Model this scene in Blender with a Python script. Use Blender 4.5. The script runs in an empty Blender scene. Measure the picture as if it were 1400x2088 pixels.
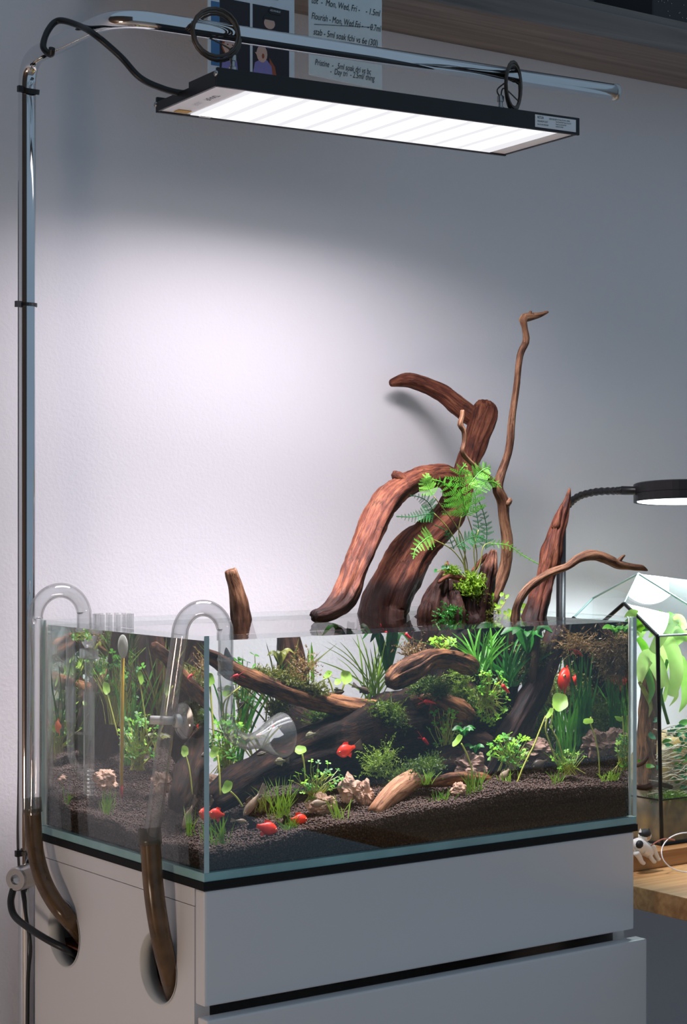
import bpy, bmesh, math, random
import numpy as np
from mathutils import Vector, Matrix, noise as mnoise

random.seed(7); np.random.seed(7)
scene = bpy.context.scene
col = scene.collection

# ------------------------------------------------------------------ camera
CAM = np.array([-.967, -1.570, .364]); YAW = math.radians(35.94); FPX = 3770.0; HY = 1053.3
FW = np.array([math.sin(YAW), math.cos(YAW), 0.]); RT = np.array([math.cos(YAW), -math.sin(YAW), 0.]); UP = np.array([0, 0, 1.])
cd = bpy.data.cameras.new('camera'); cam = bpy.data.objects.new('camera', cd); col.objects.link(cam)
cam.location = CAM; cam.rotation_euler = (math.radians(90), 0, -YAW)
cd.sensor_fit = 'VERTICAL'; cd.sensor_height = 36.0; cd.lens = FPX / 2088 * 36.0
cd.shift_y = -(1044 - HY) / 2088; cd.clip_start = .05; cd.clip_end = 50
scene.camera = cam

# ------------------------------------------------------------------ world, lights, exposure
w = bpy.data.worlds.new('room_light'); scene.world = w; w.use_nodes = True
bg = w.node_tree.nodes['Background']; bg.inputs[0].default_value = (.55, .77, 1.0, 1); bg.inputs[1].default_value = .35
LAMP_CORE_W = 4.6      # planted tank light: the core of the lensed beam
LAMP_W = 3.5           # its outer cone
LAMP_SIDE_W = .35      # and its weaker spill to the sides
SMALL_LAMP_W = 3.5     # round lamp over the terrarium
WARM_FILL_W = 14.0          # unseen warm point light, added low at the left to brighten the cabinet side
rl = bpy.data.lights.new('warm_fill', 'POINT'); rl.shadow_soft_size = .12; rl.energy = WARM_FILL_W; rl.color = (1, .80, .66)
ro = bpy.data.objects.new('warm_fill', rl); col.objects.link(ro); ro.location = (-1.25, -.30, -.25)
vs = scene.view_settings
vs.view_transform = 'Standard'; vs.look = 'None'; vs.exposure = 0.0; vs.gamma = 1.0; vs.use_curve_mapping = False
try:
    scene.cycles.use_denoising = True; scene.cycles.use_light_tree = False
    scene.cycles.transparent_max_bounces = 40
    scene.cycles.max_bounces = 14; scene.cycles.transmission_bounces = 12
    scene.cycles.sample_clamp_indirect = 6.0
except Exception:
    pass

# ------------------------------------------------------------------ pixel to place
def ray(px, py): return FW + RT * ((px - 700) / FPX) + UP * ((HY - py) / FPX)
def A(px, py, y=None, x=None, z=None):
    d = ray(px, py)
    t = (x - CAM[0]) / d[0] if x is not None else (y - CAM[1]) / d[1] if y is not None else (z - CAM[2]) / d[2]
    return CAM + d * t
def R(px, py, y=None, x=None, face='front', n=1.333):   # the same, looking through the water
    d = ray(px, py); d = d / np.linalg.norm(d)
    if face == 'front': p = A(px, py, y=.006); N = np.array([0, 1., 0])
    else: p = A(px, py, x=.006); N = np.array([1., 0, 0])
    s = (d - (d @ N) * N) / n; dd = s + N * math.sqrt(1 - s @ s)
    t = (y - p[1]) / dd[1] if face == 'front' else (x - p[0]) / dd[0]
    return p + dd * t
def pxs(P): return float((np.array(P) - CAM) @ FW) / FPX    # metres per pixel at P
V3 = lambda p: Vector((float(p[0]), float(p[1]), float(p[2])))

# ------------------------------------------------------------------ materials
def srgb(r, g, b):
    f = lambda c: (c / 255) / 12.92 if c / 255 <= .04045 else ((c / 255 + .055) / 1.055) ** 2.4
    return (f(r), f(g), f(b), 1)
MATS = {}
def newmat(name):
    m = bpy.data.materials.new(name); m.use_nodes = True
    nt = m.node_tree; nt.nodes.clear(); out = nt.nodes.new('ShaderNodeOutputMaterial'); MATS[name] = m
    return m, nt, out
def N(nt, t, **kw):
    n = nt.nodes.new(t)
    for k, v in kw.items():
        if k.startswith('i_'):
            key = k[2:]; n.inputs[int(key) if key.isdigit() else key.replace('_', ' ')].default_value = v
        else: setattr(n, k, v)
    return n
def L(nt, a, b): nt.links.new(a, b)
def ramp(nt, fac, stops):
    r = N(nt, 'ShaderNodeValToRGB'); e = r.color_ramp.elements
    while len(e) > 1: e.remove(e[-1])
    e[0].position, e[0].color = stops[0]
    for p, c in stops[1:]:
        k = e.new(p); k.color = c
    L(nt, fac, r.inputs[0]); return r.outputs[0]
def mat_plain(name, c, rough=.5, metal=0., var=.06, scale=40, bump=0., bscale=None, spec=.5, coat=0.):
    m, nt, out = newmat(name); p = N(nt, 'ShaderNodeBsdfPrincipled')
    p.inputs['Roughness'].default_value = rough; p.inputs['Metallic'].default_value = metal
    p.inputs['Specular IOR Level'].default_value = spec; p.inputs['Coat Weight'].default_value = coat
    tc = N(nt, 'ShaderNodeTexCoord'); n = N(nt, 'ShaderNodeTexNoise'); n.inputs['Scale'].default_value = scale; n.inputs['Detail'].default_value = 4
    L(nt, tc.outputs['Object'], n.inputs['Vector'])
    lo = tuple(v * (1 - var) for v in c[:3]) + (1,); hi = tuple(min(1, v * (1 + var)) for v in c[:3]) + (1,)
    L(nt, ramp(nt, n.outputs[0], [(.3, lo), (.7, hi)]), p.inputs['Base Color'])
    if bump:
        n2 = N(nt, 'ShaderNodeTexNoise'); n2.inputs['Scale'].default_value = bscale or scale; n2.inputs['Detail'].default_value = 5
        L(nt, tc.outputs['Object'], n2.inputs['Vector'])
        b = N(nt, 'ShaderNodeBump'); b.inputs['Strength'].default_value = bump; b.inputs['Distance'].default_value = .002
        L(nt, n2.outputs[0], b.inputs['Height']); L(nt, b.outputs[0], p.inputs['Normal'])
    L(nt, p.outputs[0], out.inputs[0]); return m
def mat_glass_thin(name, tint=(1, 1, 1, 1), ior=1.5, rough=0.0, haze=None, haze_amt=0.):
    m, nt, out = newmat(name)
    t = N(nt, 'ShaderNodeBsdfTransparent'); t.inputs[0].default_value = tint
    g = N(nt, 'ShaderNodeBsdfGlossy'); g.inputs['Roughness'].default_value = rough
    lw = N(nt, 'ShaderNodeLayerWeight'); lw.inputs[0].default_value = .5     # Schlick's law for a thin sheet, alike from both sides
    pw = N(nt, 'ShaderNodeMath', operation='POWER'); pw.inputs[1].default_value = 5; L(nt, lw.outputs['Facing'], pw.inputs[0])
    r0 = ((ior - 1) / (ior + 1)) ** 2; f = N(nt, 'ShaderNodeMath', operation='MULTIPLY_ADD'); f.inputs[1].default_value = 1 - r0; f.inputs[2].default_value = r0; L(nt, pw.outputs[0], f.inputs[0])
    mx = N(nt, 'ShaderNodeMixShader'); L(nt, f.outputs[0], mx.inputs[0]); base = t.outputs[0]
    if haze:
        d = N(nt, 'ShaderNodeBsdfDiffuse'); d.inputs[0].default_value = haze
        h = N(nt, 'ShaderNodeMixShader'); h.inputs[0].default_value = haze_amt
        L(nt, t.outputs[0], h.inputs[1]); L(nt, d.outputs[0], h.inputs[2]); base = h.outputs[0]
    L(nt, base, mx.inputs[1]); L(nt, g.outputs[0], mx.inputs[2]); L(nt, mx.outputs[0], out.inputs[0]); return m
def mat_leaf(name, c, c2=None, trans=.35, rough=.4, scale=60):
    c2 = c2 or tuple(v * .6 for v in c[:3]) + (1,)
    m, nt, out = newmat(name); p = N(nt, 'ShaderNodeBsdfPrincipled'); p.inputs['Roughness'].default_value = rough
    tc = N(nt, 'ShaderNodeTexCoord'); n = N(nt, 'ShaderNodeTexNoise'); n.inputs['Scale'].default_value = scale; n.inputs['Detail'].default_value = 3
    oi = N(nt, 'ShaderNodeObjectInfo'); ad = N(nt, 'ShaderNodeMath', operation='MULTIPLY_ADD'); ad.inputs[1].default_value = .45
    L(nt, oi.outputs['Random'], ad.inputs[0]); L(nt, n.outputs[0], ad.inputs[2])
    L(nt, tc.outputs['Object'], n.inputs['Vector'])
    cr = ramp(nt, ad.outputs[0], [(.42, c2), (.9, c)])
    L(nt, cr, p.inputs['Base Color']); tr = N(nt, 'ShaderNodeBsdfTranslucent'); L(nt, cr, tr.inputs[0])
    mx = N(nt, 'ShaderNodeMixShader'); mx.inputs[0].default_value = trans
    L(nt, p.outputs[0], mx.inputs[1]); L(nt, tr.outputs[0], mx.inputs[2]); L(nt, mx.outputs[0], out.inputs[0]); return m
def mat_wood(name, dark, mid, light, wet=None, rough=.6, bump=.75):
    # grain runs along the branch (attribute "grain"); "wet" marks the soaked foot of the wood
    m, nt, out = newmat(name); p = N(nt, 'ShaderNodeBsdfPrincipled'); p.inputs['Roughness'].default_value = rough; p.inputs['Specular IOR Level'].default_value = .22 if wet else .12
    at = N(nt, 'ShaderNodeAttribute'); at.attribute_name = 'grain'
    n = N(nt, 'ShaderNodeTexNoise'); n.inputs['Scale'].default_value = 1.0; n.inputs['Detail'].default_value = 7; n.inputs['Roughness'].default_value = .68
    L(nt, at.outputs['Vector'], n.inputs['Vector'])
    n3 = N(nt, 'ShaderNodeTexNoise'); n3.inputs['Scale'].default_value = 28; n3.inputs['Detail'].default_value = 4
    tc = N(nt, 'ShaderNodeTexCoord'); L(nt, tc.outputs['Object'], n3.inputs['Vector'])
    mm = N(nt, 'ShaderNodeMath', operation='MULTIPLY_ADD'); mm.inputs[1].default_value = .45; L(nt, n3.outputs[0], mm.inputs[0]); L(nt, n.outputs[0], mm.inputs[2])
    c = ramp(nt, mm.outputs[0], [(.5, dark), (.68, mid), (.88, light)])
    v = N(nt, 'ShaderNodeTexNoise'); v.inputs['Scale'].default_value = .55; v.inputs['Detail'].default_value = 9; v.inputs['Roughness'].default_value = .75
    L(nt, at.outputs['Vector'], v.inputs['Vector'])
    vo = N(nt, 'ShaderNodeTexVoronoi', feature='DISTANCE_TO_EDGE'); vo.inputs['Scale'].default_value = .42; vo.inputs['Randomness'].default_value = 1.
    wv = N(nt, 'ShaderNodeVectorMath', operation='MULTIPLY_ADD'); wv.inputs[1].default_value = (1.4, 1.4, 1.4); L(nt, n.outputs['Color'], wv.inputs[0]); L(nt, at.outputs['Vector'], wv.inputs[2]); L(nt, wv.outputs[0], vo.inputs['Vector'])
    cr_ = ramp(nt, vo.outputs['Distance'], [(0, (.12, .1, .09, 1)), (.04, (1, 1, 1, 1))])
    cm = N(nt, 'ShaderNodeMix', data_type='RGBA', blend_type='MULTIPLY'); cm.inputs[0].default_value = .8; L(nt, c, cm.inputs[6]); L(nt, cr_, cm.inputs[7]); c = cm.outputs[2]
    if wet:
        aw = N(nt, 'ShaderNodeAttribute'); aw.attribute_name = 'wet'
        mx = N(nt, 'ShaderNodeMix', data_type='RGBA', blend_type='MULTIPLY'); mx.inputs[7].default_value = wet
        L(nt, aw.outputs['Fac'], mx.inputs[0]); L(nt, c, mx.inputs[6]); c = mx.outputs[2]
        mr = N(nt, 'ShaderNodeMath', operation='MULTIPLY_ADD'); mr.inputs[1].default_value = -.2; mr.inputs[2].default_value = rough
        L(nt, aw.outputs['Fac'], mr.inputs[0]); L(nt, mr.outputs[0], p.inputs['Roughness'])
    L(nt, c, p.inputs['Base Color'])
    b = N(nt, 'ShaderNodeBump'); b.inputs['Strength'].default_value = bump; b.inputs['Distance'].default_value = .0025
    L(nt, mm.outputs[0], b.inputs['Height'])
    b2 = N(nt, 'ShaderNodeBump'); b2.inputs['Strength'].default_value = bump * .6; b2.inputs['Distance'].default_value = .003
    L(nt, v.outputs[0], b2.inputs['Height']); L(nt, b.outputs[0], b2.inputs['Normal']); L(nt, b2.outputs[0], p.inputs['Normal'])
    L(nt, p.outputs[0], out.inputs[0]); return m
def mat_emit(name, c, s):
    m, nt, out = newmat(name); e = N(nt, 'ShaderNodeEmission'); e.inputs[0].default_value = c; e.inputs[1].default_value = s
    L(nt, e.outputs[0], out.inputs[0]); return m
def mat_plank(name, a, b, scale, axis='X', rough=.45):
    m, nt, out = newmat(name); p = N(nt, 'ShaderNodeBsdfPrincipled'); p.inputs['Roughness'].default_value = rough
    tc = N(nt, 'ShaderNodeTexCoord'); mp = N(nt, 'ShaderNodeMapping')
    s = {'X': (1.5, 40, 40), 'Y': (40, 1.5, 40)}[axis]; mp.inputs['Scale'].default_value = s
    L(nt, tc.outputs['Object'], mp.inputs[0]); n = N(nt, 'ShaderNodeTexNoise'); n.inputs['Scale'].default_value = scale; n.inputs['Detail'].default_value = 6; n.inputs['Distortion'].default_value = .6
    L(nt, mp.outputs[0], n.inputs['Vector']); L(nt, ramp(nt, n.outputs[0], [(.32, a), (.68, b)]), p.inputs['Base Color'])
    bu = N(nt, 'ShaderNodeBump'); bu.inputs['Strength'].default_value = .15; bu.inputs['Distance'].default_value = .001; L(nt, n.outputs[0], bu.inputs['Height']); L(nt, bu.outputs[0], p.inputs['Normal'])
    L(nt, p.outputs[0], out.inputs[0]); return m

M = {}
M['wall'] = mat_plain('wall_paint', srgb(226, 224, 228), .75, var=.012, scale=4, bump=.25, bscale=260)
M['wall_l'] = mat_plank('reflection_wall_boards', srgb(62, 46, 34), srgb(92, 70, 52), 1.2, 'Y')
M['floor'] = mat_plank('floor_boards', srgb(150, 140, 130), srgb(175, 165, 155), 2, 'X')
M['shelf'] = mat_plank('shelf_wood', srgb(92, 84, 80), srgb(132, 122, 116), 1.6, 'X')
M['chrome'] = mat_plain('chrome', (.78, .78, .79, 1), .07, 1., var=.02)
M['steel'] = mat_plain('steel', (.5, .49, .48, 1), .3, 1., var=.05)
M['black'] = mat_plain('black_plastic', srgb(22, 22, 24), .4, var=.1)
M['blackmet'] = mat_plain('black_metal', srgb(38, 37, 40), .38, .3, var=.08)
M['mat'] = mat_plain('black_foam', srgb(10, 11, 12), .9, var=.1, scale=300, bump=.2)
M['cab'] = mat_plain('white_lacquer', srgb(222, 220, 220), .32, var=.01, scale=6)
M['white'] = mat_plain('white_print', srgb(235, 236, 238), .5, var=.015)
M['paper'] = mat_plain('note_paper', srgb(226, 232, 232), .8, var=.02, scale=120)
M['ink'] = mat_plain('ink', srgb(22, 22, 26), .6)
M['pane'] = mat_glass_thin('pane_glass', (.975, .99, .985, 1), 1.5)
M['edge'] = mat_plain('glass_edge', srgb(186, 208, 208), .25, var=.05, scale=25)
M['edge2'] = mat_plain('glass_edge_teal', srgb(142, 182, 182), .2, var=.14, scale=18)
def mat_tube(name, centre, rim, r0=.05, haze=.02, pw_=3.):     # a round glass wall: clear face-on, dark and shiny at its rim
    m, nt, out = newmat(name); lw = N(nt, 'ShaderNodeLayerWeight'); lw.inputs[0].default_value = .5
    t = N(nt, 'ShaderNodeBsdfTransparent'); p2 = N(nt, 'ShaderNodeMath', operation='POWER'); p2.inputs[1].default_value = 2.5; L(nt, lw.outputs['Facing'], p2.inputs[0])
    L(nt, ramp(nt, p2.outputs[0], [(0, centre), (1, rim)]), t.inputs[0])
    g = N(nt, 'ShaderNodeBsdfGlossy'); g.inputs['Roughness'].default_value = .02
    p3 = N(nt, 'ShaderNodeMath', operation='POWER'); p3.inputs[1].default_value = pw_; L(nt, lw.outputs['Facing'], p3.inputs[0])
    f = N(nt, 'ShaderNodeMath', operation='MULTIPLY_ADD'); f.inputs[1].default_value = .75; f.inputs[2].default_value = r0; L(nt, p3.outputs[0], f.inputs[0])
    d = N(nt, 'ShaderNodeBsdfDiffuse'); d.inputs[0].default_value = (.9, .9, .9, 1); h = N(nt, 'ShaderNodeMixShader'); h.inputs[0].default_value = haze
    L(nt, t.outputs[0], h.inputs[1]); L(nt, d.outputs[0], h.inputs[2]); x = N(nt, 'ShaderNodeMixShader'); L(nt, f.outputs[0], x.inputs[0]); L(nt, h.outputs[0], x.inputs[1]); L(nt, g.outputs[0], x.inputs[2]); L(nt, x.outputs[0], out.inputs[0]); return m
M['tube'] = mat_tube('tube_glass', (.98, .98, .98, 1), (.35, .34, .33, 1), .07, .045)
M['bell'] = mat_tube('bell_glass', (.97, .97, .97, 1), (.4, .39, .38, 1), .06, .07)
M['acryl'] = mat_tube('clear_acrylic', (.93, .93, .93, 1), (.45, .45, .45, 1), .10, .13, 2.5)
M['silicone'] = mat_plain('milky_silicone', srgb(214, 214, 210), .4, var=.04)
M['thermo'] = mat_plain('thermometer_yellow', srgb(222, 178, 20), .3, var=.04)
M['red_liq'] = mat_plain('thermometer_red', srgb(150, 12, 22), .3)
M['cup'] = mat_plain('stained_white_cup', srgb(205, 208, 196), .5, var=.12, scale=70)
m, nt, out = newmat('hose_vinyl')
p_ = N(nt, 'ShaderNodeBsdfPrincipled'); p_.inputs['Base Color'].default_value = srgb(104, 80, 56); p_.inputs['Roughness'].default_value = .22
t_ = N(nt, 'ShaderNodeBsdfTransparent'); t_.inputs[0].default_value = (.7, .58, .45, 1); x_ = N(nt, 'ShaderNodeMixShader'); x_.inputs[0].default_value = .22
n_ = N(nt, 'ShaderNodeTexNoise'); n_.inputs['Scale'].default_value = 35; tcx = N(nt, 'ShaderNodeTexCoord'); L(nt, tcx.outputs['Object'], n_.inputs['Vector'])
L(nt, ramp(nt, n_.outputs[0], [(.3, srgb(84, 64, 46)), (.7, srgb(126, 98, 70))]), p_.inputs['Base Color'])
L(nt, p_.outputs[0], x_.inputs[1]); L(nt, t_.outputs[0], x_.inputs[2]); L(nt, x_.outputs[0], out.inputs[0]); M['hose'] = m
# water: the sides bend the light, the surface mirrors it at a glancing angle
m, nt, out = newmat('water_side'); g_ = N(nt, 'ShaderNodeBsdfGlass'); g_.inputs['Color'].default_value = (.985, .995, .99, 1)
g_.inputs['Roughness'].default_value = 0; g_.inputs['IOR'].default_value = 1.333; L(nt, g_.outputs[0], out.inputs[0]); M['water_side'] = m
m, nt, out = newmat('water_surface'); t_ = N(nt, 'ShaderNodeBsdfTransparent'); t_.inputs[0].default_value = (.98, .99, .99, 1)
g_ = N(nt, 'ShaderNodeBsdfGlossy'); g_.inputs['Roughness'].default_value = .015; f_ = N(nt, 'ShaderNodeFresnel'); f_.inputs[0].default_value = 1.333
tcx = N(nt, 'ShaderNodeTexCoord'); n_ = N(nt, 'ShaderNodeTexNoise'); n_.inputs['Scale'].default_value = 26; n_.inputs['Detail'].default_value = 1; L(nt, tcx.outputs['Object'], n_.inputs['Vector'])
b_ = N(nt, 'ShaderNodeBump'); b_.inputs['Strength'].default_value = .06; b_.inputs['Distance'].default_value = .004; L(nt, n_.outputs[0], b_.inputs['Height'])
L(nt, b_.outputs[0], g_.inputs['Normal']); x_ = N(nt, 'ShaderNodeMixShader'); L(nt, f_.outputs[0], x_.inputs[0]); L(nt, t_.outputs[0], x_.inputs[1]); L(nt, g_.outputs[0], x_.inputs[2]); L(nt, x_.outputs[0], out.inputs[0]); M['water_top'] = m
# soil granules
m, nt, out = newmat('aqua_soil'); p_ = N(nt, 'ShaderNodeBsdfPrincipled'); p_.inputs['Roughness'].default_value = .8
tcx = N(nt, 'ShaderNodeTexCoord'); n_ = N(nt, 'ShaderNodeTexNoise'); n_.inputs['Scale'].default_value = 330; n_.inputs['Detail'].default_value = 3; L(nt, tcx.outputs['Object'], n_.inputs['Vector'])
L(nt, ramp(nt, n_.outputs[0], [(.3, srgb(30, 19, 15)), (.52, srgb(60, 41, 33)), (.75, srgb(98, 74, 63))]), p_.inputs['Base Color']); L(nt, p_.outputs[0], out.inputs[0]); M['soil'] = m
M['soilbed'] = mat_plain('soil_bed', srgb(26, 18, 16), .9, var=.4, scale=400, bump=.5)
M['w_red'] = mat_wood('driftwood_red', srgb(34, 15, 10), srgb(88, 44, 30), srgb(130, 80, 56), wet=(.17, .16, .18, 1))
M['w_tan'] = mat_wood('driftwood_tan', srgb(42, 25, 18), srgb(98, 65, 46), srgb(150, 112, 84), wet=(.26, .24, .24, 1))
M['w_dark'] = mat_wood('driftwood_dark', srgb(5, 3, 2), srgb(19, 11, 8), srgb(56, 34, 21), rough=.8, bump=.9)
M['w_log'] = mat_wood('driftwood_bleached', srgb(84, 52, 36), srgb(150, 106, 80), srgb(196, 152, 118), bump=.5)
M['w_mid'] = mat_wood('driftwood_sunken', srgb(20, 11, 7), srgb(74, 45, 29), srgb(150, 104, 70), rough=.55, bump=.8)
M['w_stump'] = mat_wood('stump_wood', srgb(38, 20, 14), srgb(92, 54, 38), srgb(146, 100, 76), wet=(.17, .16, .2, 1), rough=.5, bump=1.)
M['rock'] = mat_plain('rock', srgb(186, 152, 130), .85, var=.4, scale=60, bump=1., bscale=110)
M['rock_d'] = mat_plain('rock_dark', srgb(122, 96, 82), .85, var=.5, scale=60, bump=1., bscale=80)
M['l_lime'] = mat_leaf('leaf_lime', srgb(150, 205, 50), srgb(84, 150, 28))
M['l_mid'] = mat_leaf('leaf_green', srgb(88, 160, 44), srgb(36, 96, 22))
M['l_dark'] = mat_leaf('leaf_dark', srgb(46, 122, 42), srgb(14, 60, 20))
M['l_grass'] = mat_leaf('grass_blade', srgb(140, 180, 60), srgb(66, 116, 36))
M['l_olive'] = mat_leaf('moss_olive', srgb(128, 132, 56), srgb(62, 72, 28), scale=90)
M['l_moss'] = mat_leaf('moss_green', srgb(116, 144, 46), srgb(50, 76, 22), scale=90)
M['l_brownmoss'] = mat_leaf('moss_brown', srgb(140, 112, 66), srgb(74, 58, 34), scale=90)
M['l_penny'] = mat_leaf('pennywort_leaf', srgb(164, 204, 92), srgb(124, 170, 58), trans=.4)
M['l_stem'] = mat_leaf('pennywort_stem', srgb(176, 180, 78), srgb(142, 150, 50), trans=.2)
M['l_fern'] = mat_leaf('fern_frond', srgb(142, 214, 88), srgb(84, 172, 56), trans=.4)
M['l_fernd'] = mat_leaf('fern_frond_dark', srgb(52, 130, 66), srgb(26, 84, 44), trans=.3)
M['l_fstem'] = mat_leaf('fern_stem', srgb(140, 150, 70), srgb(96, 84, 50), trans=.1)
M['l_pale'] = mat_leaf('orchid_leaf', srgb(190, 220, 130), srgb(140, 190, 80), trans=.4, scale=30)
M['l_blue'] = mat_leaf('creeper_leaf', srgb(60, 150, 100), srgb(24, 96, 60), trans=.3)
M['f_red'] = mat_plain('fish_red', srgb(236, 48, 22), .35, var=.18, scale=120, coat=.3)
M['f_orange'] = mat_plain('fish_orange', srgb(240, 110, 40), .35, var=.15, scale=120)
M['f_black'] = mat_plain('fish_black', srgb(14, 13, 16), .4)
M['f_grey'] = mat_plain('fish_grey', srgb(136, 118, 98), .35, var=.35, scale=90)
M['f_dark'] = mat_plain('fish_dark', srgb(66, 54, 44), .35, var=.4, scale=90)
M['f_silver'] = mat_plain('fish_silver', srgb(120, 116, 84), .3, var=.35, scale=140)
M['f_shrimp'] = mat_plain('shrimp_red', srgb(196, 26, 34), .3, var=.25, scale=200)
M['f_fin'] = mat_glass_thin('fin_clear', (.9, .85, .8, 1), 1.3, haze=srgb(120, 104, 88), haze_amt=.5)
M['eye'] = mat_plain('fish_eye', srgb(8, 8, 8), .15)
M['eyering'] = mat_plain('fish_eye_ring', srgb(220, 190, 150), .3)
M['frame'] = mat_plain('terrarium_came', srgb(16, 18, 18), .4, .4, var=.1)
M['tpane'] = mat_glass_thin('terrarium_glass', (.93, .97, .96, 1), 1.5, haze=(.75, .85, .84, 1), haze_amt=.06)
M['desk'] = mat_plank('oak_desk', srgb(150, 104, 60), srgb(196, 150, 98), 2.2, 'X')
M['fur_w'] = mat_plain('figurine_white', srgb(232, 228, 222), .6, var=.03)
M['fur_b'] = mat_plain('figurine_black', srgb(24, 23, 25), .6)
M['pink'] = mat_plain('figurine_nose', srgb(216, 170, 130), .6)
M['twig'] = mat_plain('red_twig', srgb(168, 96, 74), .6)
M['lilac'] = mat_plain('print_lilac', srgb(136, 128, 190), .6)
M['skin'] = mat_plain('print_skin', srgb(216, 176, 160), .6)
M['prdark'] = mat_plain('print_dark', srgb(38, 32, 42), .6)
M['prblue'] = mat_plain('print_blue', srgb(70, 120, 170), .6)
M['prorange'] = mat_plain('print_orange', srgb(160, 80, 50), .6)
M['prwhite'] = mat_plain('print_white', srgb(225, 230, 236), .6)
M['gold'] = mat_plain('amber_tape', srgb(196, 150, 44), .5)

# ------------------------------------------------------------------ mesh building
WLOC = {}      # world place of every object
def tag(o, label=None, cat=None, group=None, kind=None):
    if label: o['label'] = label
    if cat: o['category'] = cat
    if group: o['group'] = group
    if kind: o['kind'] = kind
    return o
def thing(name, loc, label, cat, group=None):
    o = bpy.data.objects.new(name, None); col.objects.link(o); o.empty_display_size = .02
    o.location = V3(loc); WLOC[o] = V3(loc); return tag(o, label, cat, group)
class MB:
    def __init__(s): s.v = []; s.f = []; s.mi = []; s.grain = []; s.wet = []; s.cur = 0
    def add(s, vs, fs, mi=None):
        b = len(s.v); s.v += [tuple(map(float, v)) for v in vs]; s.f += [tuple(i + b for i in f) for f in fs]
        s.mi += [s.cur if mi is None else mi] * len(fs); return s
    def box(s, lo, hi, mi=None):
        x0, y0, z0 = lo; x1, y1, z1 = hi
        return s.add([(x0, y0, z0), (x1, y0, z0), (x1, y1, z0), (x0, y1, z0), (x0, y0, z1), (x1, y0, z1), (x1, y1, z1), (x0, y1, z1)],
                     [(0, 3, 2, 1), (4, 5, 6, 7), (0, 1, 5, 4), (1, 2, 6, 5), (2, 3, 7, 6), (3, 0, 4, 7)], mi)
    def obox(s, o, e1, e2, e3, mi=None):     # oriented box from a corner and three edges
        o, e1, e2, e3 = map(np.array, (o, e1, e2, e3))
        return s.add([o, o + e1, o + e1 + e2, o + e2, o + e3, o + e1 + e3, o + e1 + e2 + e3, o + e2 + e3],
                     [(0, 3, 2, 1), (4, 5, 6, 7), (0, 1, 5, 4), (1, 2, 6, 5), (2, 3, 7, 6), (3, 0, 4, 7)], mi)
    def tube(s, pts, rad, seg=12, cap=True, mi=None, closed=False, flat=None):
        P = [V3(p) for p in pts]; n = len(P); rad = rad if hasattr(rad, '__len__') else [rad] * n
        rings = []; prev = None
        for i in range(n):
            a = P[(i - 1) % n] if (i or closed) else P[0]; b = P[(i + 1) % n] if (i < n - 1 or closed) else P[-1]
            t = (b - a).normalized() if (b - a).length > 1e-9 else Vector((0, 0, 1))
            if prev is None:
                u = t.cross(Vector((0, 0, 1)));  u = u if u.length > .05 else t.cross(Vector((0, 1, 0))); u.normalize()
            else:
                u = prev - t * prev.dot(t); u.normalize()
            prev = u; v = t.cross(u)
            rings.append([P[i] + (u * math.cos(k * 2 * math.pi / seg) + v * math.sin(k * 2 * math.pi / seg)) * rad[i] for k in range(seg)])
        vs = [p for r in rings for p in r]; fs = []
        for i in range(n if closed else n - 1):
            j = (i + 1) % n
            for k in range(seg):
                l = (k + 1) % seg; fs.append((i * seg + k, i * seg + l, j * seg + l, j * seg + k))
        if cap and not closed:
            fs.append(tuple(range(seg))[::-1]); fs.append(tuple((n - 1) * seg + k for k in range(seg)))
        return s.add(vs, fs, mi)
    def lathe(s, c, axis, prof, seg=24, mi=None, capped=True):   # prof: (radius, height along axis)
        ax = V3(axis).normalized(); u = ax.cross(Vector((0, 0, 1))); u = u if u.length > .05 else ax.cross(Vector((0, 1, 0))); u.normalize(); v = ax.cross(u); c = V3(c)
        vs = [c + ax * h + (u * math.cos(k * 2 * math.pi / seg) + v * math.sin(k * 2 * math.pi / seg)) * r for r, h in prof for k in range(seg)]
        fs = [(i * seg + k, i * seg + (k + 1) % seg, (i + 1) * seg + (k + 1) % seg, (i + 1) * seg + k) for i in range(len(prof) - 1) for k in range(seg)]
        if capped:
            if prof[0][0] > 1e-5: fs.append(tuple(range(seg))[::-1])
            if prof[-1][0] > 1e-5: fs.append(tuple((len(prof) - 1) * seg + k for k in range(seg)))
        return s.add(vs, fs, mi)
    def ell(s, c, r, seg=14, ring=9, mi=None, rot=None):
        r = r if hasattr(r, '__len__') else (r, r, r); vs = []; c = V3(c)
        for i in range(ring + 1):
            ph = math.pi * i / ring
            for k in range(seg):
                th = 2 * math.pi * k / seg
                q = Vector((r[0] * math.sin(ph) * math.cos(th), r[1] * math.sin(ph) * math.sin(th), r[2] * math.cos(ph)))
                vs.append(c + (rot @ q if rot else q))
        fs = [(i * seg + k, (i + 1) * seg + k, (i + 1) * seg + (k + 1) % seg, i * seg + (k + 1) % seg) for i in range(ring) for k in range(seg)]
        return s.add(vs, fs, mi)
    def prism(s, poly, d, mi=None):           # a flat outline given thickness d (vector)
        n = len(poly); d = np.array(d); poly = [np.array(p) for p in poly]
        return s.add(poly + [p + d for p in poly], [tuple(range(n))[::-1], tuple(range(n, 2 * n))] + [(i, (i + 1) % n, n + (i + 1) % n, n + i) for i in range(n)], mi)
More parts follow.
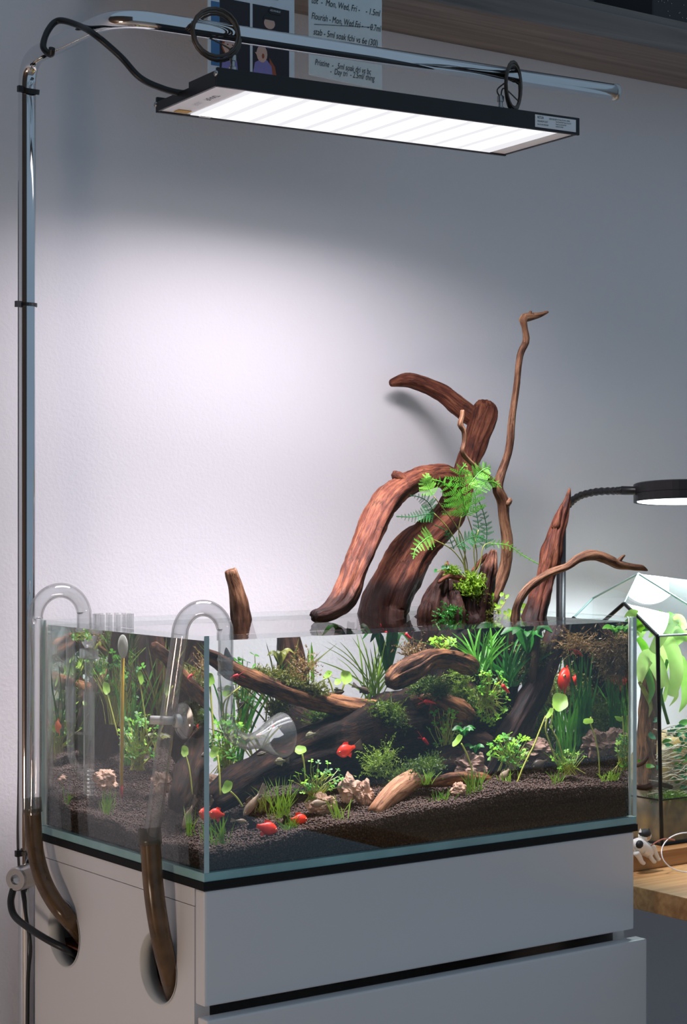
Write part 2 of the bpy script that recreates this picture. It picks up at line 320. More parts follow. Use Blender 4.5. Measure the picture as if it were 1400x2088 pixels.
    def build(s, name, mat, parent=None, smooth=False, bevel=0., center=None, fix=True):
        me = bpy.data.meshes.new(name)
        V = np.array(s.v, dtype=float); c = np.array(center) if center is not None else (V.min(0) + V.max(0)) / 2
        me.from_pydata((V - c).tolist(), [], s.f)
        mats = mat if isinstance(mat, (list, tuple)) else [mat]
        for m_ in mats: me.materials.append(M[m_] if isinstance(m_, str) else m_)
        if len(mats) > 1: me.polygons.foreach_set('material_index', s.mi)
        if s.grain and len(s.grain) == len(V):
            a = me.attributes.new('grain', 'FLOAT_VECTOR', 'POINT'); a.data.foreach_set('vector', np.array(s.grain, dtype=np.float32).ravel())
            a = me.attributes.new('wet', 'FLOAT', 'POINT'); a.data.foreach_set('value', np.array(s.wet, dtype=np.float32))
        if fix:
            bm = bmesh.new(); bm.from_mesh(me); bmesh.ops.recalc_face_normals(bm, faces=bm.faces)
            if bevel:
                bmesh.ops.bevel(bm, geom=[e for e in bm.edges if len(e.link_faces) == 2 and e.calc_face_angle(0) > .6], offset=bevel, segments=2, affect='EDGES', profile=.6)
            bm.to_mesh(me); bm.free()
        if smooth: me.polygons.foreach_set('use_smooth', [True] * len(me.polygons))
        me.update(); o = bpy.data.objects.new(name, me); col.objects.link(o)
        WLOC[o] = V3(c)
        if parent is not None: o.parent = parent; o.location = V3(c) - WLOC[parent]
        else: o.location = V3(c)
        return o
def spline(pts, n=6):     # Catmull-Rom through rows of numbers
    P = [np.array(p, dtype=float) for p in pts]; P = [2 * P[0] - P[1]] + P + [2 * P[-1] - P[-2]]; o = []
    for i in range(1, len(P) - 2):
        a, b, c, d = P[i - 1:i + 3]
        for k in range(n):
            t = k / n; o.append(.5 * (2 * b + (c - a) * t + (2 * a - 5 * b + 4 * c - d) * t * t + (3 * b - a - 3 * c + d) * t ** 3))
    o.append(P[-2]); return o
def text(body, name, origin, size, mat, parent, sx=1., shear=0., rot=0., ex=None, ez=None):
    cu = bpy.data.curves.new(name, 'FONT'); cu.body = body; cu.size = size; cu.shear = shear
    t = bpy.data.objects.new(name, cu); col.objects.link(t)
    dg = bpy.context.evaluated_depsgraph_get(); me = bpy.data.meshes.new_from_object(t.evaluated_get(dg))
    bpy.data.objects.remove(t); me.name = name; me.materials.append(M[mat])
    ex = V3(ex) if ex is not None else Vector((1, 0, 0)); ez = V3(ez) if ez is not None else Vector((0, 0, 1)); c, s_ = math.cos(rot), math.sin(rot)
    for v in me.vertices:
        x, y = v.co.x * sx, v.co.y; v.co = ex * (x * c - y * s_) + ez * (x * s_ + y * c)
    o = bpy.data.objects.new(name, me); col.objects.link(o); o.parent = parent; o.location = V3(origin) - WLOC[parent]; WLOC[o] = V3(origin); return o
# ================================================================== the setting
WALL = .45; FLOOR = -.80; WL = .2395
tag(MB().box((-2.2, WALL, FLOOR), (3.0, WALL + .12, 1.9)).build('wall_back', 'wall'), 'plain white painted wall behind the aquarium', kind='structure')
tag(MB().box((-2.2, -2.6, FLOOR - .05), (3.0, WALL, FLOOR)).build('floor', 'floor'), 'grey wooden floor below the cabinet', kind='structure')

tag(MB().box((-1.75, -2.6, FLOOR), (-1.65, WALL - .002, 1.9)).build('reflection_wall', 'wall_l'), 'unseen brown panelled wall added far left to reflect in the chrome', kind='structure')  # added out of view: gives the chrome a reflection, dims light from the left

# ------------------------------------------------------------------ wall shelf and what is on it
SF = .298; SZ = 1.03
sh = thing('wall_shelf', (.9, WALL, SZ), 'grey-brown wood wall shelf above the hanging light, top right', 'shelf')
MB().box((.1, SF, SZ), (1.9, WALL - .0005, SZ + .036)).build('board', 'shelf', sh, bevel=.0015)
MB().box((.1, SF + .004, SZ + .036), (1.9, WALL - .0005, SZ + .048)).build('upper_board', 'shelf', sh, bevel=.001)
bx = thing('storage_box', (1.1, .36, SZ + .048), 'black speckled box standing on the wall shelf at the right edge', 'box')
MB().box((.94, SF + .012, SZ + .048), (1.5, WALL - .02, SZ + .2)).build('body', 'black', bx, bevel=.003)
sp = MB()
for i in range(60):
    x = random.uniform(.95, 1.3); z = random.uniform(SZ + .05, SZ + .1); sp.box((x, SF + .0112, z), (x + .0012, SF + .0122, z + .0009))
tag(sp.build('speckles', 'steel', bx), kind='stuff')

# photo card hanging from the shelf edge
def card_xz(px, py, y): p = A(px, py, y=y); return float(p[0]), float(p[2])
yc = SF - .003
x0, z0 = card_xz(424, 152, yc); x1, _ = card_xz(600, 100, yc); ztop = SZ + .03
ph = thing('photo_card', ((x0 + x1) / 2, yc, z0), 'white photo booth card with dark pictures hanging behind the light arm', 'photo')
MB().box((x0, yc, z0), (x1, yc + .0012, ztop)).build('card', 'prwhite', ph)
W_ = x1 - x0
def flat(name, mat, pts, lift, parent, y0=yc, th=.0003):
    return MB().prism([(px_, y0 - lift, pz_) for px_, pz_ in pts], (0, th, 0)).build(name, mat, parent)
def rect(a, b, c, d): return [(a, b), (c, b), (c, d), (a, d)]
pa = flat('blue_strip', 'prblue', rect(x0 + .004, z0 + .012, x0 + .016, z0 + .088), .0003, ph)
xm = (x0 + x1) / 2 - .003
for nm, (a, b) in {'l': (x0 + .016, xm), 'r': (xm + .004, x1 - .008)}.items():
    flat('picture', 'prdark', rect(a, z0 + .006, b, z0 + .050), .0003, ph)
    flat('picture', 'prdark', rect(a, z0 + .052, b, z0 + .094), .0003, ph)
    flat('picture', 'prdark', rect(a, z0 + .112, b, z0 + .150), .0003, ph)
def blob(cx, cz, rx, rz, n=16, a0=0, a1=2 * math.pi): return [(cx + rx * math.cos(a0 + (a1 - a0) * k / (n - 1)), cz + rz * math.sin(a0 + (a1 - a0) * k / (n - 1))) for k in range(n)]
fx = xm + .020; fz = z0 + .006
flat('chair_back', 'prorange', [(fx + .009, fz), (fx + .0195, fz), (fx + .016, fz + .016), (fx + .008, fz + .026)], .0005, ph)
flat('sweater', 'lilac', [(fx - .017, fz), (fx + .013, fz), (fx + .011, fz + .016), (fx + .004, fz + .023), (fx - .006, fz + .022), (fx - .013, fz + .018)], .0006, ph)
flat('face', 'skin', blob(fx - .003, fz + .0295, .0078, .0105), .0007, ph)
flat('hand', 'skin', [(fx - .013, fz + .030), (fx - .009, fz + .031), (fx - .0005, fz + .021), (fx - .004, fz + .019)], .0009, ph)
flat('mouth', 'prorange', blob(fx - .0015, fz + .027, .0018, .003), .0010, ph)
flat('hair', 'f_black', blob(fx - .003, fz + .038, .0085, .006, 12, 0, math.pi), .0008, ph)
flat('hair', 'f_black', blob(fx + .008, fz + .072, .009, .008, 12, 0, math.pi), .0007, ph)
flat('face', 'skin', blob(fx + .008, fz + .068, .008, .007), .0006, ph)
gx = x0 + .030
flat('sweater', 'lilac', [(gx - .012, fz), (gx + .012, fz), (gx + .010, fz + .016), (gx - .002, fz + .022), (gx - .010, fz + .016)], .0005, ph)
flat('hair', 'prorange', blob(gx, fz + .0315, .0115, .0115), .00055, ph)
flat('face', 'skin', blob(gx, fz + .031, .0082, .0100), .0007, ph)
flat('hand', 'skin', [(gx - .012, fz + .033), (gx - .009, fz + .034), (gx - .001, fz + .024), (gx - .005, fz + .021)], .0009, ph)
flat('mouth', 'prorange', blob(gx + .001, fz + .0275, .0028, .0016), .0010, ph)
for ex_ in (-.003, .004): flat('eye', 'f_black', blob(gx + ex_, fz + .0335, .0010, .0007, 8), .0010, ph)
flat('sweater', 'lilac', [(fx - .012, z0 + .112), (fx + .013, z0 + .112), (fx + .010, z0 + .124), (fx - .008, z0 + .124)], .0005, ph)
flat('speech_patch', 'f_black', [(fx + .006, z0 + .0885), (fx + .010, z0 + .086), (fx + .024, z0 + .086), (fx + .026, z0 + .090), (fx + .023, z0 + .094), (fx + .009, z0 + .0945)], .0008, ph)
text('ADORABLE!', 'lettering', (fx + .0085, yc - .0012, z0 + .0888), .0035, 'prwhite', ph, sx=.82)
text('KEEP YOURSELF ALIVE', 'lettering', (fx - .003, yc - .0006, z0 + .1035), .0024, 'ink', ph)

# handwritten note
xa, za = card_xz(630, 152, yc); xb, zb = card_xz(779, 183, yc)
zr = (za + zb) / 2
nt_ = thing('dosing_note', ((xa + xb) / 2, yc, zr), 'torn white paper note with handwritten dosing schedule', 'note')
nb = [(xa, za), (xa + (xb - xa) * .5, za - .002)]
nb += [(xb, zb)]
for k in range(18): nb.append((xb + random.uniform(-.0012, .0012), zb + (k + 1) * .012))
nb.append((xa - .002, zb + 18 * .012))
MB().prism([(a, yc, b) for a, b in nb], (0, .0008, 0)).build('paper', 'paper', nt_)
def line(body, px, py, s, sx=.78, rot=0.):
    a, b = card_xz(px, py, yc); text(body, 'handwriting', (a, yc - .0005, b), s, 'ink', nt_, sx=sx, shear=.25, rot=rot)
line('tot  -  Mon, Wed, Fri -    - 1.5ml', 634, 6, .0115, .70)
line('Flourish - Mon, Wed Fri -   - 0.7ml', 634, 38, .0115, .66)
line('stab - 5ml soak fchi vs 6e (30l)', 638, 70, .0115, .70)
line('Pristine  -   5ml soak dri vs bc', 641, 132, .0105, .68)
line('-  Day tri  - 2.5ml/ thing', 672, 150, .0105, .68)
a, b = card_xz(640, 50, yc); c, d = card_xz(760, 66, yc)
MB().prism([(a, yc - .0005, b), (c, yc - .0005, d + .006), (c, yc - .0005, d + .0065), (a, yc - .0005, b + .0006)], (0, .0003, 0)).build('ruled_line', 'ink', nt_)
a, b = card_xz(640, 109, yc)
MB().prism([(a, yc - .0005, b), (a + .012, yc - .0005, b), (a + .012, yc - .0005, b + .0006), (a, yc - .0005, b + .0006)], (0, .0003, 0)).build('ruled_line', 'ink', nt_)

# ------------------------------------------------------------------ cabinet
CB = 0.372; CT = -.0085
cab = thing('drawer_cabinet', (.3, .19, FLOOR), 'white drawer cabinet with round hose holes carrying the aquarium', 'cabinet')
MB().box((0, .0185, CT - .018), (.597, CB, CT)).build('top_panel', 'cab', cab, bevel=.0006)
sp_ = MB().box((0, .0185, FLOOR), (.018, CB, CT - .0186)).build('side_panel', 'cab', cab)
h1 = A(131, 1903, x=0); h2 = A(323, 1973, x=0)
cut = MB()
for h in (h1, h2): cut.lathe((-.05, h[1], h[2]), (1, 0, 0), [(.0372, 0), (.0372, .2)], 48)
co = cut.build('cutter', 'cab'); md = sp_.modifiers.new('holes', 'BOOLEAN'); md.object = co; md.operation = 'DIFFERENCE'; md.solver = 'EXACT'
bpy.context.view_layer.update()
dg = bpy.context.evaluated_depsgraph_get(); me2 = bpy.data.meshes.new_from_object(sp_.evaluated_get(dg))
sp_.modifiers.clear(); sp_.data = me2; me2.name = 'side_panel'; bpy.data.objects.remove(co)
for h in (h1, h2):
    MB().lathe((.0002, h[1], h[2]), (1, 0, 0), [(.0382, -.0012), (.0368, -.0012), (.0368, .0178), (.0382, .0178)], 48, capped=False).build('hole_liner', 'silicone', cab, smooth=True)
MB().box((.579, .0185, FLOOR), (.597, CB, CT - .0186)).build('side_panel', 'cab', cab)
MB().box((.018, CB - .008, FLOOR), (.579, CB, CT - .0186)).build('back_panel', 'cab', cab)
zg = A(418, 2054, y=0)[2]
MB().box((.0005, 0, zg), (.5955, .018, CT - .0006)).build('drawer_front', 'cab', cab, bevel=.0022)
MB().box((-.003, -.011, zg - .21), (.606, .0075, zg - .0105)).build('drawer_front', 'cab', cab, bevel=.0022)
MB().box((.0005, 0, FLOOR + .04), (.5955, .018, zg - .22)).build('drawer_front', 'cab', cab, bevel=.0022)
MB().box((.02, .02, zg - .006), (.577, CB - .01, zg - .002)).build('drawer_rail', 'w_stump', cab)

tag(MB().box((-.0012, -.0012, CT + .0002), (.6006, .3612, -.0003)).build('foam_mat', 'mat'), 'thin black foam mat between aquarium and cabinet', 'mat')

# ------------------------------------------------------------------ the tank
tk = thing('glass_tank', (.3, .18, 0), 'rimless rectangular glass aquarium tank on the white cabinet', 'aquarium')
T = .006; GB = .009; GH = .245
def pane(name, lo, hi, edge_axes):
    b = MB(); b.box(lo, hi); b.mi = [1 if ax in edge_axes else 0 for ax in (2, 2, 1, 0, 1, 0)]
    return b.build(name, ['pane', 'edge'], tk, fix=True)
pane('front_pane', (T, 0, GB), (.6 - T, T, GH), (0,)); pane('back_pane', (T, .36 - T, GB), (.6 - T, .36, GH), (0,))
pane('side_pane', (0, 0, GB), (T, .36, GH), (1,)); pane('side_pane', (.6 - T, 0, GB), (.6, .36, GH), (1,))
MB().box((0, 0, 0), (.6, .36, GB - .0002)).build('bottom_pane', 'edge2', tk, bevel=.0008)
for (xx, yy) in ((T, T), (.6 - T, T), (T, .36 - T), (.6 - T, .36 - T)):
    MB().box((xx - .0011, yy - .0011, GB + .001), (xx + .0011, yy + .0011, GH - .001)).build('silicone_seam', 'silicone', tk)
wa = MB(); wa.box((T + .0004, T + .0004, GB + .0003), (.6 - T - .0004, .36 - T - .0004, WL)); wa.mi = [0, 1, 0, 0, 0, 0]
tag(wa.build('tank_water', ['water_side', 'water_top']), 'clear water filling the glass tank almost to the rim', 'water', kind='stuff')

# ------------------------------------------------------------------ soil
FX = [0, .008, .131, .227, .332, .415, .5, .593, .6]; FZ = [.028, .028, .0375, .042, .0468, .054, .0506, .0433, .043]
def soil_z(x, y):
    f = np.interp(x, FX, FZ); l = np.interp(y, [0, .137, .27, .36], [.026, .0225, .026, .03])
    k = np.clip(x / .12, 0, 1); b = l * (1 - k) + f * k
    b = b + np.clip(y, 0, .36) * (.035 + .05 * np.clip((x - .05) / .3, 0, 1))
    return b + .0022 * np.sin(x * 47 + 1) * np.sin(y * 39) + .0015 * np.sin(x * 110) * np.sin(y * 95 + 2)
x_lo, x_hi, y_lo, y_hi = T + .001, .6 - T - .001, T + .001, .36 - T - .001
bed = MB(); nx, ny = 60, 36
gxs = np.linspace(x_lo + .0012, x_hi - .0012, nx); gys = np.linspace(y_lo + .0012, y_hi - .0012, ny)
vs_ = [(x, y, float(soil_z(x, y)) - .0012) for y in gys for x in gxs]; fs_ = [(j * nx + i, j * nx + i + 1, (j + 1) * nx + i + 1, (j + 1) * nx + i) for j in range(ny - 1) for i in range(nx - 1)]
nb0 = len(vs_); rim = [i for i in range(nx)] + [j * nx + nx - 1 for j in range(1, ny)] + [(ny - 1) * nx + i for i in range(nx - 2, -1, -1)] + [j * nx for j in range(ny - 2, 0, -1)]
vs_ += [(vs_[i][0], vs_[i][1], GB + .001) for i in rim]; fs_ += [(rim[i], nb0 + i, nb0 + (i + 1) % len(rim), rim[(i + 1) % len(rim)]) for i in range(len(rim))]
soil = thing('aquarium_soil', (.3, .18, GB), 'dark brown granular planting soil sloping across the tank bottom', 'soil')
soil['kind'] = 'stuff'
tag(bed.add(vs_, fs_).build('soil_bed', 'soilbed', soil), kind='stuff')
def granules():
    t = (1 + 5 ** .5) / 2
    iv = np.array([(-1, t, 0), (1, t, 0), (-1, -t, 0), (1, -t, 0), (0, -1, t), (0, 1, t), (0, -1, -t), (0, 1, -t), (t, 0, -1), (t, 0, 1), (-t, 0, -1), (-t, 0, 1)]); iv /= np.linalg.norm(iv[0])
    it = np.array([(0, 11, 5), (0, 5, 1), (0, 1, 7), (0, 7, 10), (0, 10, 11), (1, 5, 9), (5, 11, 4), (11, 10, 2), (10, 7, 6), (7, 1, 8), (3, 9, 4), (3, 4, 2), (3, 2, 6), (3, 6, 8), (3, 8, 9), (4, 9, 5), (2, 4, 11), (6, 2, 10), (8, 6, 7), (9, 8, 1)])
    rng = np.random.default_rng(3); C = []; s = .0027
    X, Y = np.meshgrid(np.arange(x_lo + .0015, x_hi - .0012, s), np.arange(y_lo + .0015, y_hi - .0012, s))
    X = X.ravel() + rng.uniform(-.4, .4, X.size) * s; Y = Y.ravel() + rng.uniform(-.4, .4, Y.size) * s
    X = np.clip(X, x_lo + .0012, x_hi - .0012); Y = np.clip(Y, y_lo + .0012, y_hi - .0012)
    C.append(np.c_[X, Y, soil_z(X, Y) + rng.uniform(-.0012, .0012, X.size)])
    s = .0024
    X, Z = np.meshgrid(np.arange(x_lo + .0015, x_hi - .0012, s), np.arange(GB + .002, .058, s)); X = X.ravel() + rng.uniform(-.4, .4, X.size) * s; Z = Z.ravel() + rng.uniform(-.4, .4, Z.size) * s
    X = np.clip(X, x_lo + .0012, x_hi - .0012); k = Z < soil_z(X, 0 * X + y_lo) - .0005; C.append(np.c_[X, 0 * X + y_lo + .0011 + rng.uniform(0, .0008, X.size), Z][k])
    Y, Z = np.meshgrid(np.arange(y_lo + .0015, y_hi - .0012, s), np.arange(GB + .002, .05, s)); Y = Y.ravel() + rng.uniform(-.4, .4, Y.size) * s; Z = Z.ravel() + rng.uniform(-.4, .4, Z.size) * s
    Y = np.clip(Y, y_lo + .0012, y_hi - .0012); k = Z < soil_z(0 * Y + x_lo, Y) - .0005; C.append(np.c_[0 * Y + x_lo + .0011 + rng.uniform(0, .0008, Y.size), Y, Z][k])
    C = np.vstack(C); n = len(C)
    r = rng.uniform(.0011, .0018, n); sc = r[:, None] * rng.uniform(.75, 1.15, (n, 3))
    th = rng.uniform(0, 6.28, n); cs, sn = np.cos(th), np.sin(th)
    vx = iv[None] * np.ones((n, 1, 1)); a = vx[..., 0] * cs[:, None] - vx[..., 1] * sn[:, None]; b = vx[..., 0] * sn[:, None] + vx[..., 1] * cs[:, None]
    vx = np.stack([a, b, vx[..., 2]], -1) * sc[:, None] + C[:, None]
    vx = vx.reshape(-1, 3); tri = (it[None] + (np.arange(n) * 12)[:, None, None]).reshape(-1, 3)
    me = bpy.data.meshes.new('soil_granules'); me.vertices.add(len(vx)); me.vertices.foreach_set('co', (vx - np.array([.3, .18, GB])).ravel())
    me.loops.add(tri.size); me.loops.foreach_set('vertex_index', tri.ravel()); me.polygons.add(len(tri)); me.polygons.foreach_set('loop_start', np.arange(0, tri.size, 3))
    me.polygons.foreach_set('use_smooth', np.ones(len(tri), bool)); me.update(calc_edges=True); me.materials.append(M['soil'])
    o = bpy.data.objects.new('soil_granules', me); col.objects.link(o); o.parent = soil; tag(o, kind='stuff'); WLOC[o] = WLOC[soil]; return o
granules()

# ------------------------------------------------------------------ chrome light stand
st = thing('light_stand', (A(55, 1000, y=.396)[0], .396, FLOOR), 'bent chrome tube stand rising behind the tank and arching over it', 'stand')
px_ = float(A(55, 1000, y=.396)[0]); zt = float(A(60, 128, y=.396)[2])
pa = A(262, 40, y=.165); pb = A(1254, 188, y=.118)
P0 = np.array([px_, .396, FLOOR + .02]); P1 = np.array([px_, .396, zt - .035])
tp = np.array([px_, .396, zt + .004]); el = np.array(A(215, 48, y=.19))
path = [P0, np.array([px_, .396, .1]), P1]
def bend(a, b, c, r, n=10):
    a, b, c = map(np.array, (a, b, c)); u = (a - b) / np.linalg.norm(a - b); v = (c - b) / np.linalg.norm(c - b); q = [b + u * r, b, b + v * r]
    return [(1 - t) ** 2 * q[0] + 2 * t * (1 - t) * q[1] + t * t * q[2] for t in np.linspace(0, 1, n)]
corner = np.array(A(240, 36, y=.168)); corner[2] = (pa[2] + .003)
path = [P0, np.array([px_, .396, .1])] + bend(P0, tp, corner, .035) + bend(tp, corner, pb, .045, 12) + [pb]
MB().tube(path, [.0103] * 12 + [.0098] * (len(path) - 12), 24).build('tube', 'chrome', st, smooth=True)
dirb = (pb - pa) / np.linalg.norm(pb - pa)
MB().lathe(pb, dirb, [(.0100, -.004), (.0106, -.003), (.0106, .001), (.0092, .003)], 24).build('end_cap', 'steel', st, smooth=True)
MB().lathe((px_, .396, FLOOR), (0, 0, 1), [(.0215, 0), (.0215, .012), (.018, .02), (.0115, .03)], 32).build('base_plate', 'chrome', st, smooth=False)
ck = A(47, 1788, y=.37)
MB().lathe((ck[0] - .012, ck[1] - .008, ck[2]), (.85, .5, 0), [(.006, .002), (.006, -.003), (.0125, -.003), (.0138, 0), (.0138, .026), (.0125, .028)], 28, capped=False).build('clamp_collar', 'steel', st, smooth=False)
def band(P, ax, r, nm='cable_tie', w=.004):
    b = MB().lathe(P, ax, [(r + .0004, -w / 2), (r + .0016, -w / 2), (r + .0016, w / 2), (r + .0004, w / 2), (r + .0004, -w / 2)], 24, capped=False)
    b.box((P[0] - r - .006, P[1] - .006, P[2] - .0035), (P[0] - r + .001, P[1] - .001, P[2] + .0035)); return b.build(nm, 'black', st)
for yy in (622, 1737): band((px_, .396, float(A(55, yy, y=.396)[2])), (0, 0, 1), .0103)
bp = A(72, 118, y=.37); band((px_ + .001, .392, zt - .034), (0, -.25, 1), .0103, w=.006)
# cord that runs down the back of the pole
tag(MB().tube(spline([A(100, 92, y=.35), A(62, 122, y=.38), A(46, 180, y=.395), A(41, 320, y=.398), A(40, 800, y=.398), A(40, 1500, y=.398), A(38, 1735, y=.398), A(52, 1860, y=.38), A(62, 1930, y=.37), A(57, 2000, y=.38), A(55, 2200, y=.38)], 6), .0022, 8).build('pole_cord', 'black', smooth=True),
    'thin black cord running down beside the chrome pole', 'cable')
tag(MB().tube(spline([A(27, 1812, x=-.03), A(22, 1840, x=-.034), A(30, 1868, x=-.034), A(60, 1893, x=-.03), A(100, 1918, x=-.02), A(140, 1938, x=-.004), A(158, 1948, x=.02), A(180, 1965, x=.06)], 8), .0041, 10).build('pump_cable', 'black', smooth=True),
    'thick black cable looping from the pole clamp into the rear cabinet hole', 'cable')

# ------------------------------------------------------------------ hanging aquarium light
LZ = .8155
ca, cb_, cc, cd_ = [A(*p, z=LZ) for p in ((462, 181), (1190, 275), (1020, 320), (298, 226))]
e1 = ((cb_ - ca) + (cc - cd_)) / 2; e1[2] = 0; LEN = float(np.linalg.norm(e1)); e1 /= LEN
e2 = np.array([-e1[1], e1[0], 0.]); WID = float(((cd_ - ca) @ e2 + (cc - cb_) @ e2) / 2); ez = np.array([0, 0, 1.])
O = (ca + cb_ + cc + cd_) / 4 - e1 * LEN / 2 - e2 * WID / 2
lt = thing('aquarium_light', O + e1 * LEN / 2 + e2 * WID / 2, 'slim black LED light bar hanging over the tank', 'light')
q = lambda a, b, c: O + e1 * a + e2 * b + ez * c
MB().obox(q(0, 0, 0), e1 * LEN, e2 * .004, ez * .0205).build('front_rail', 'blackmet', lt, bevel=.0008)
MB().obox(q(0, WID - .004, 0), e1 * LEN, e2 * .004, ez * .0175).build('rear_rail', 'blackmet', lt, bevel=.0008)
MB().obox(q(.002, .004, .006), e1 * (LEN - .004), e2 * (WID - .008), ez * .006).build('heat_sink', 'blackmet', lt)
MB().obox(q(0, .004, .0012), e1 * .003, e2 * (WID * .42), ez * .0165).build('end_cap', 'blackmet', lt)
MB().obox(q(0, .004 + WID * .42, .0012), e1 * .003, e2 * (WID * .58 - .008), ez * .0105).build('end_cap', 'blackmet', lt)
MB().obox(q(LEN - .003, .004, .0012), e1 * .003, e2 * (WID - .008), ez * .016).build('end_cap', 'blackmet', lt)
for (a, b, c) in ((0, .002, .014), (0, WID - .002, .009)):
    MB().lathe(q(a, b, c), -e1, [(.0032, 0), (.0032, .0012), (.0024, .002)], 16).build('screw', 'steel', lt)
M['led'] = mat_emit('led_strip', (1, .98, 1, 1), 2.6); M['reflector'] = mat_plain('white_reflector', srgb(240, 238, 242), .3, var=.01)
M['ledpanel'] = mat_emit('led_panel', (.97, .96, 1, 1), .90)
MB().obox(q(.003, .004, .0022), e1 * (LEN - .006), e2 * (WID - .008), ez * .0034).build('reflector', 'reflector', lt)
MB().obox(q(.040, .006, .0010), e1 * (LEN - .068), e2 * (WID - .013), ez * .001).build('diffuser', 'ledpanel', lt)
for k in range(11):
    a = .048 + k * (LEN - .085) / 11
    MB().obox(q(a, .010, .0006), e1 * .0255, e2 * (WID - .022), ez * .0003).build('led_row', 'led', lt)
text('FULL', 'lettering', q(.020, .100, .0018), .010, 'steel', lt, ex=-e2, ez=e1, sx=.8)
text('PLANT', 'lettering', q(.020, .072, .0018), .011, 'ink', lt, ex=-e2, ez=e1, sx=.8)
MB().obox(q(.018, WID - .022, .0012), e1 * .016, e2 * .012, ez * .0008).build('amber_sticker', 'gold', lt)
MB().obox(q(.052, WID - .010, .0006), e1 * .014, e2 * .008, ez * .0006).build('tape', 'silicone', lt)
tg = MB().obox(q(LEN - .066, -.0004, .003), e1 * .060, e2 * .0004, ez * .0145).build('rating_label', 'white', lt)
for i, (s_, xx, zz, sz) in enumerate((('NETLEA', .063, .0132, .0042), ('UE50 D4SI III', .046, .0134, .003), ('AQUARIUM LIGHT', .063, .0092, .003), ('Item No.:NE-UE50-D4SI', .063, .0056, .0026), ('Rated Voltage:100-240V~ 50/60Hz', .036, .0140, .0024), ('Rated Power:50W Power Factor>0.9', .036, .0112, .0024), ('Rated Current:0.5A MAX', .036, .0084, .0024), ('MADE IN CHINA', .036, .0056, .0024))):
    text(s_, 'lettering', q(LEN - xx, -.0007, zz), sz, 'ink', tg, ex=e1, ez=ez, sx=.62)
al = bpy.data.lights.new('led_beam', 'AREA'); al.shape = 'RECTANGLE'; al.size = LEN - .08; al.size_y = WID - .03; al.energy = LAMP_W; al.color = (1, .91, .97)
al.spread = math.radians(154)
ao = bpy.data.objects.new('led_beam', al); col.objects.link(ao); ao.parent = lt; ao.location = V3(e1 * .008 - ez * .0012); ao.rotation_euler = (0, 0, math.atan2(e1[1], e1[0]))
al3 = al.copy(); al3.name = 'led_core'; al3.energy = LAMP_CORE_W; al3.spread = math.radians(72)
ao3 = bpy.data.objects.new('led_core', al3); col.objects.link(ao3); ao3.parent = lt; ao3.location = ao.location; ao3.rotation_euler = ao.rotation_euler
al2 = al.copy(); al2.name = 'led_spill'; al2.energy = LAMP_SIDE_W; al2.spread = math.radians(172)
ao2 = bpy.data.objects.new('led_spill', al2); col.objects.link(ao2); ao2.parent = lt; ao2.location = ao.location; ao2.rotation_euler = ao.rotation_euler
# its cord, up to the arm and round it
ac = MB(); ac.tube(spline([q(.02, WID * .52, .012), A(372, 190, y=.17), A(330, 180, y=.175), A(285, 158, y=.18), A(245, 115, y=.19), A(195, 72, y=.2), A(160, 52, y=.24), A(120, 42, y=.27), A(98, 62, y=.27), A(88, 95, y=.262), A(103, 111, y=.255), A(106, 98, y=.25)], 8), .0036, 10)
ac.build('power_cord', 'black', lt, smooth=True)['label'] = 'black power cord wrapped round the chrome arm'
# coiled suspension wires
def coil(cx, cy, y, rx, rz, n, bolt, label, tilt):
    t = thing('suspension_wire', A(*bolt, y=y), label, 'wire', 'coiled suspension wires')
    c0 = A(cx, cy, y=y); k = pxs(c0); pts = []
    for i in range(n * 20):
        a = i / 20 * 2 * math.pi; j = .0012 * math.sin(a * .37 + i * .05); rr = 1 + .07 * math.sin(i * .11)
        d = RT * (math.cos(a) * rx * k * rr) + UP * (math.sin(a) * rz * k * rr + j) + FW * (tilt * math.cos(a) * rx * k + .010 * math.sin(i * .045))
        pts.append(c0 + d - FW * .012 * 0)
    MB().tube(pts, .0013, 6).build('coil', M['steel_dark'], t, smooth=True)
    b0 = A(*bolt, y=y)
    MB().lathe(b0, (0, 0, 1), [(.0045, -.009), (.0045, -.003), (.0026, -.002), (.0026, .004), (.0042, .004), (.0042, .010), (.002, .012)], 16).build('gripper', 'steel', t)
    MB().tube(spline([b0 + ez * .008, b0 + ez * .018 - RT * .004, c0 + UP * (rz * k * .2) - RT * rx * k], 6), .0009, 6).build('strand', M['steel_dark'], t)
    MB().tube(spline([b0 + ez * .008, b0 + ez * .02 + RT * .004, c0 - UP * (rz * k * .6) + RT * rx * k * .6], 6), .0009, 6).build('strand', M['steel_dark'], t)
M['steel_dark'] = mat_plain('wire_steel', srgb(96, 86, 78), .4, .6, var=.15)
coil(441, 72, .150, 45, 48, 7, (474, 132), 'coiled grey wire at the left end of the light, over the photo card', .5)
coil(1046, 178, .118, 17, 46, 8, (1020, 214), 'coiled grey wire near the free end of the chrome arm', 1.2)
# ================================================================== glass pipes and hoses
def hollow(name, path, r, th, mat, parent, seg=20, flare=None):
    n = len(path); rr = r if hasattr(r, '__len__') else [r] * n
    b = MB(); b.tube(path, rr, seg, cap=False); b.tube(path, [max(.0005, a - th) for a in rr], seg, cap=False)
    return b.build(name, mat, parent, smooth=True, fix=False)
def arc3(c, r, a0, a1, n, ux, uz): return [np.array(c) + np.array(ux) * (r * math.cos(a)) + np.array(uz) * (r * math.sin(a)) for a in np.linspace(a0, a1, n)]
X3 = np.array([1., 0, 0]); Z3 = np.array([0, 0, 1.])

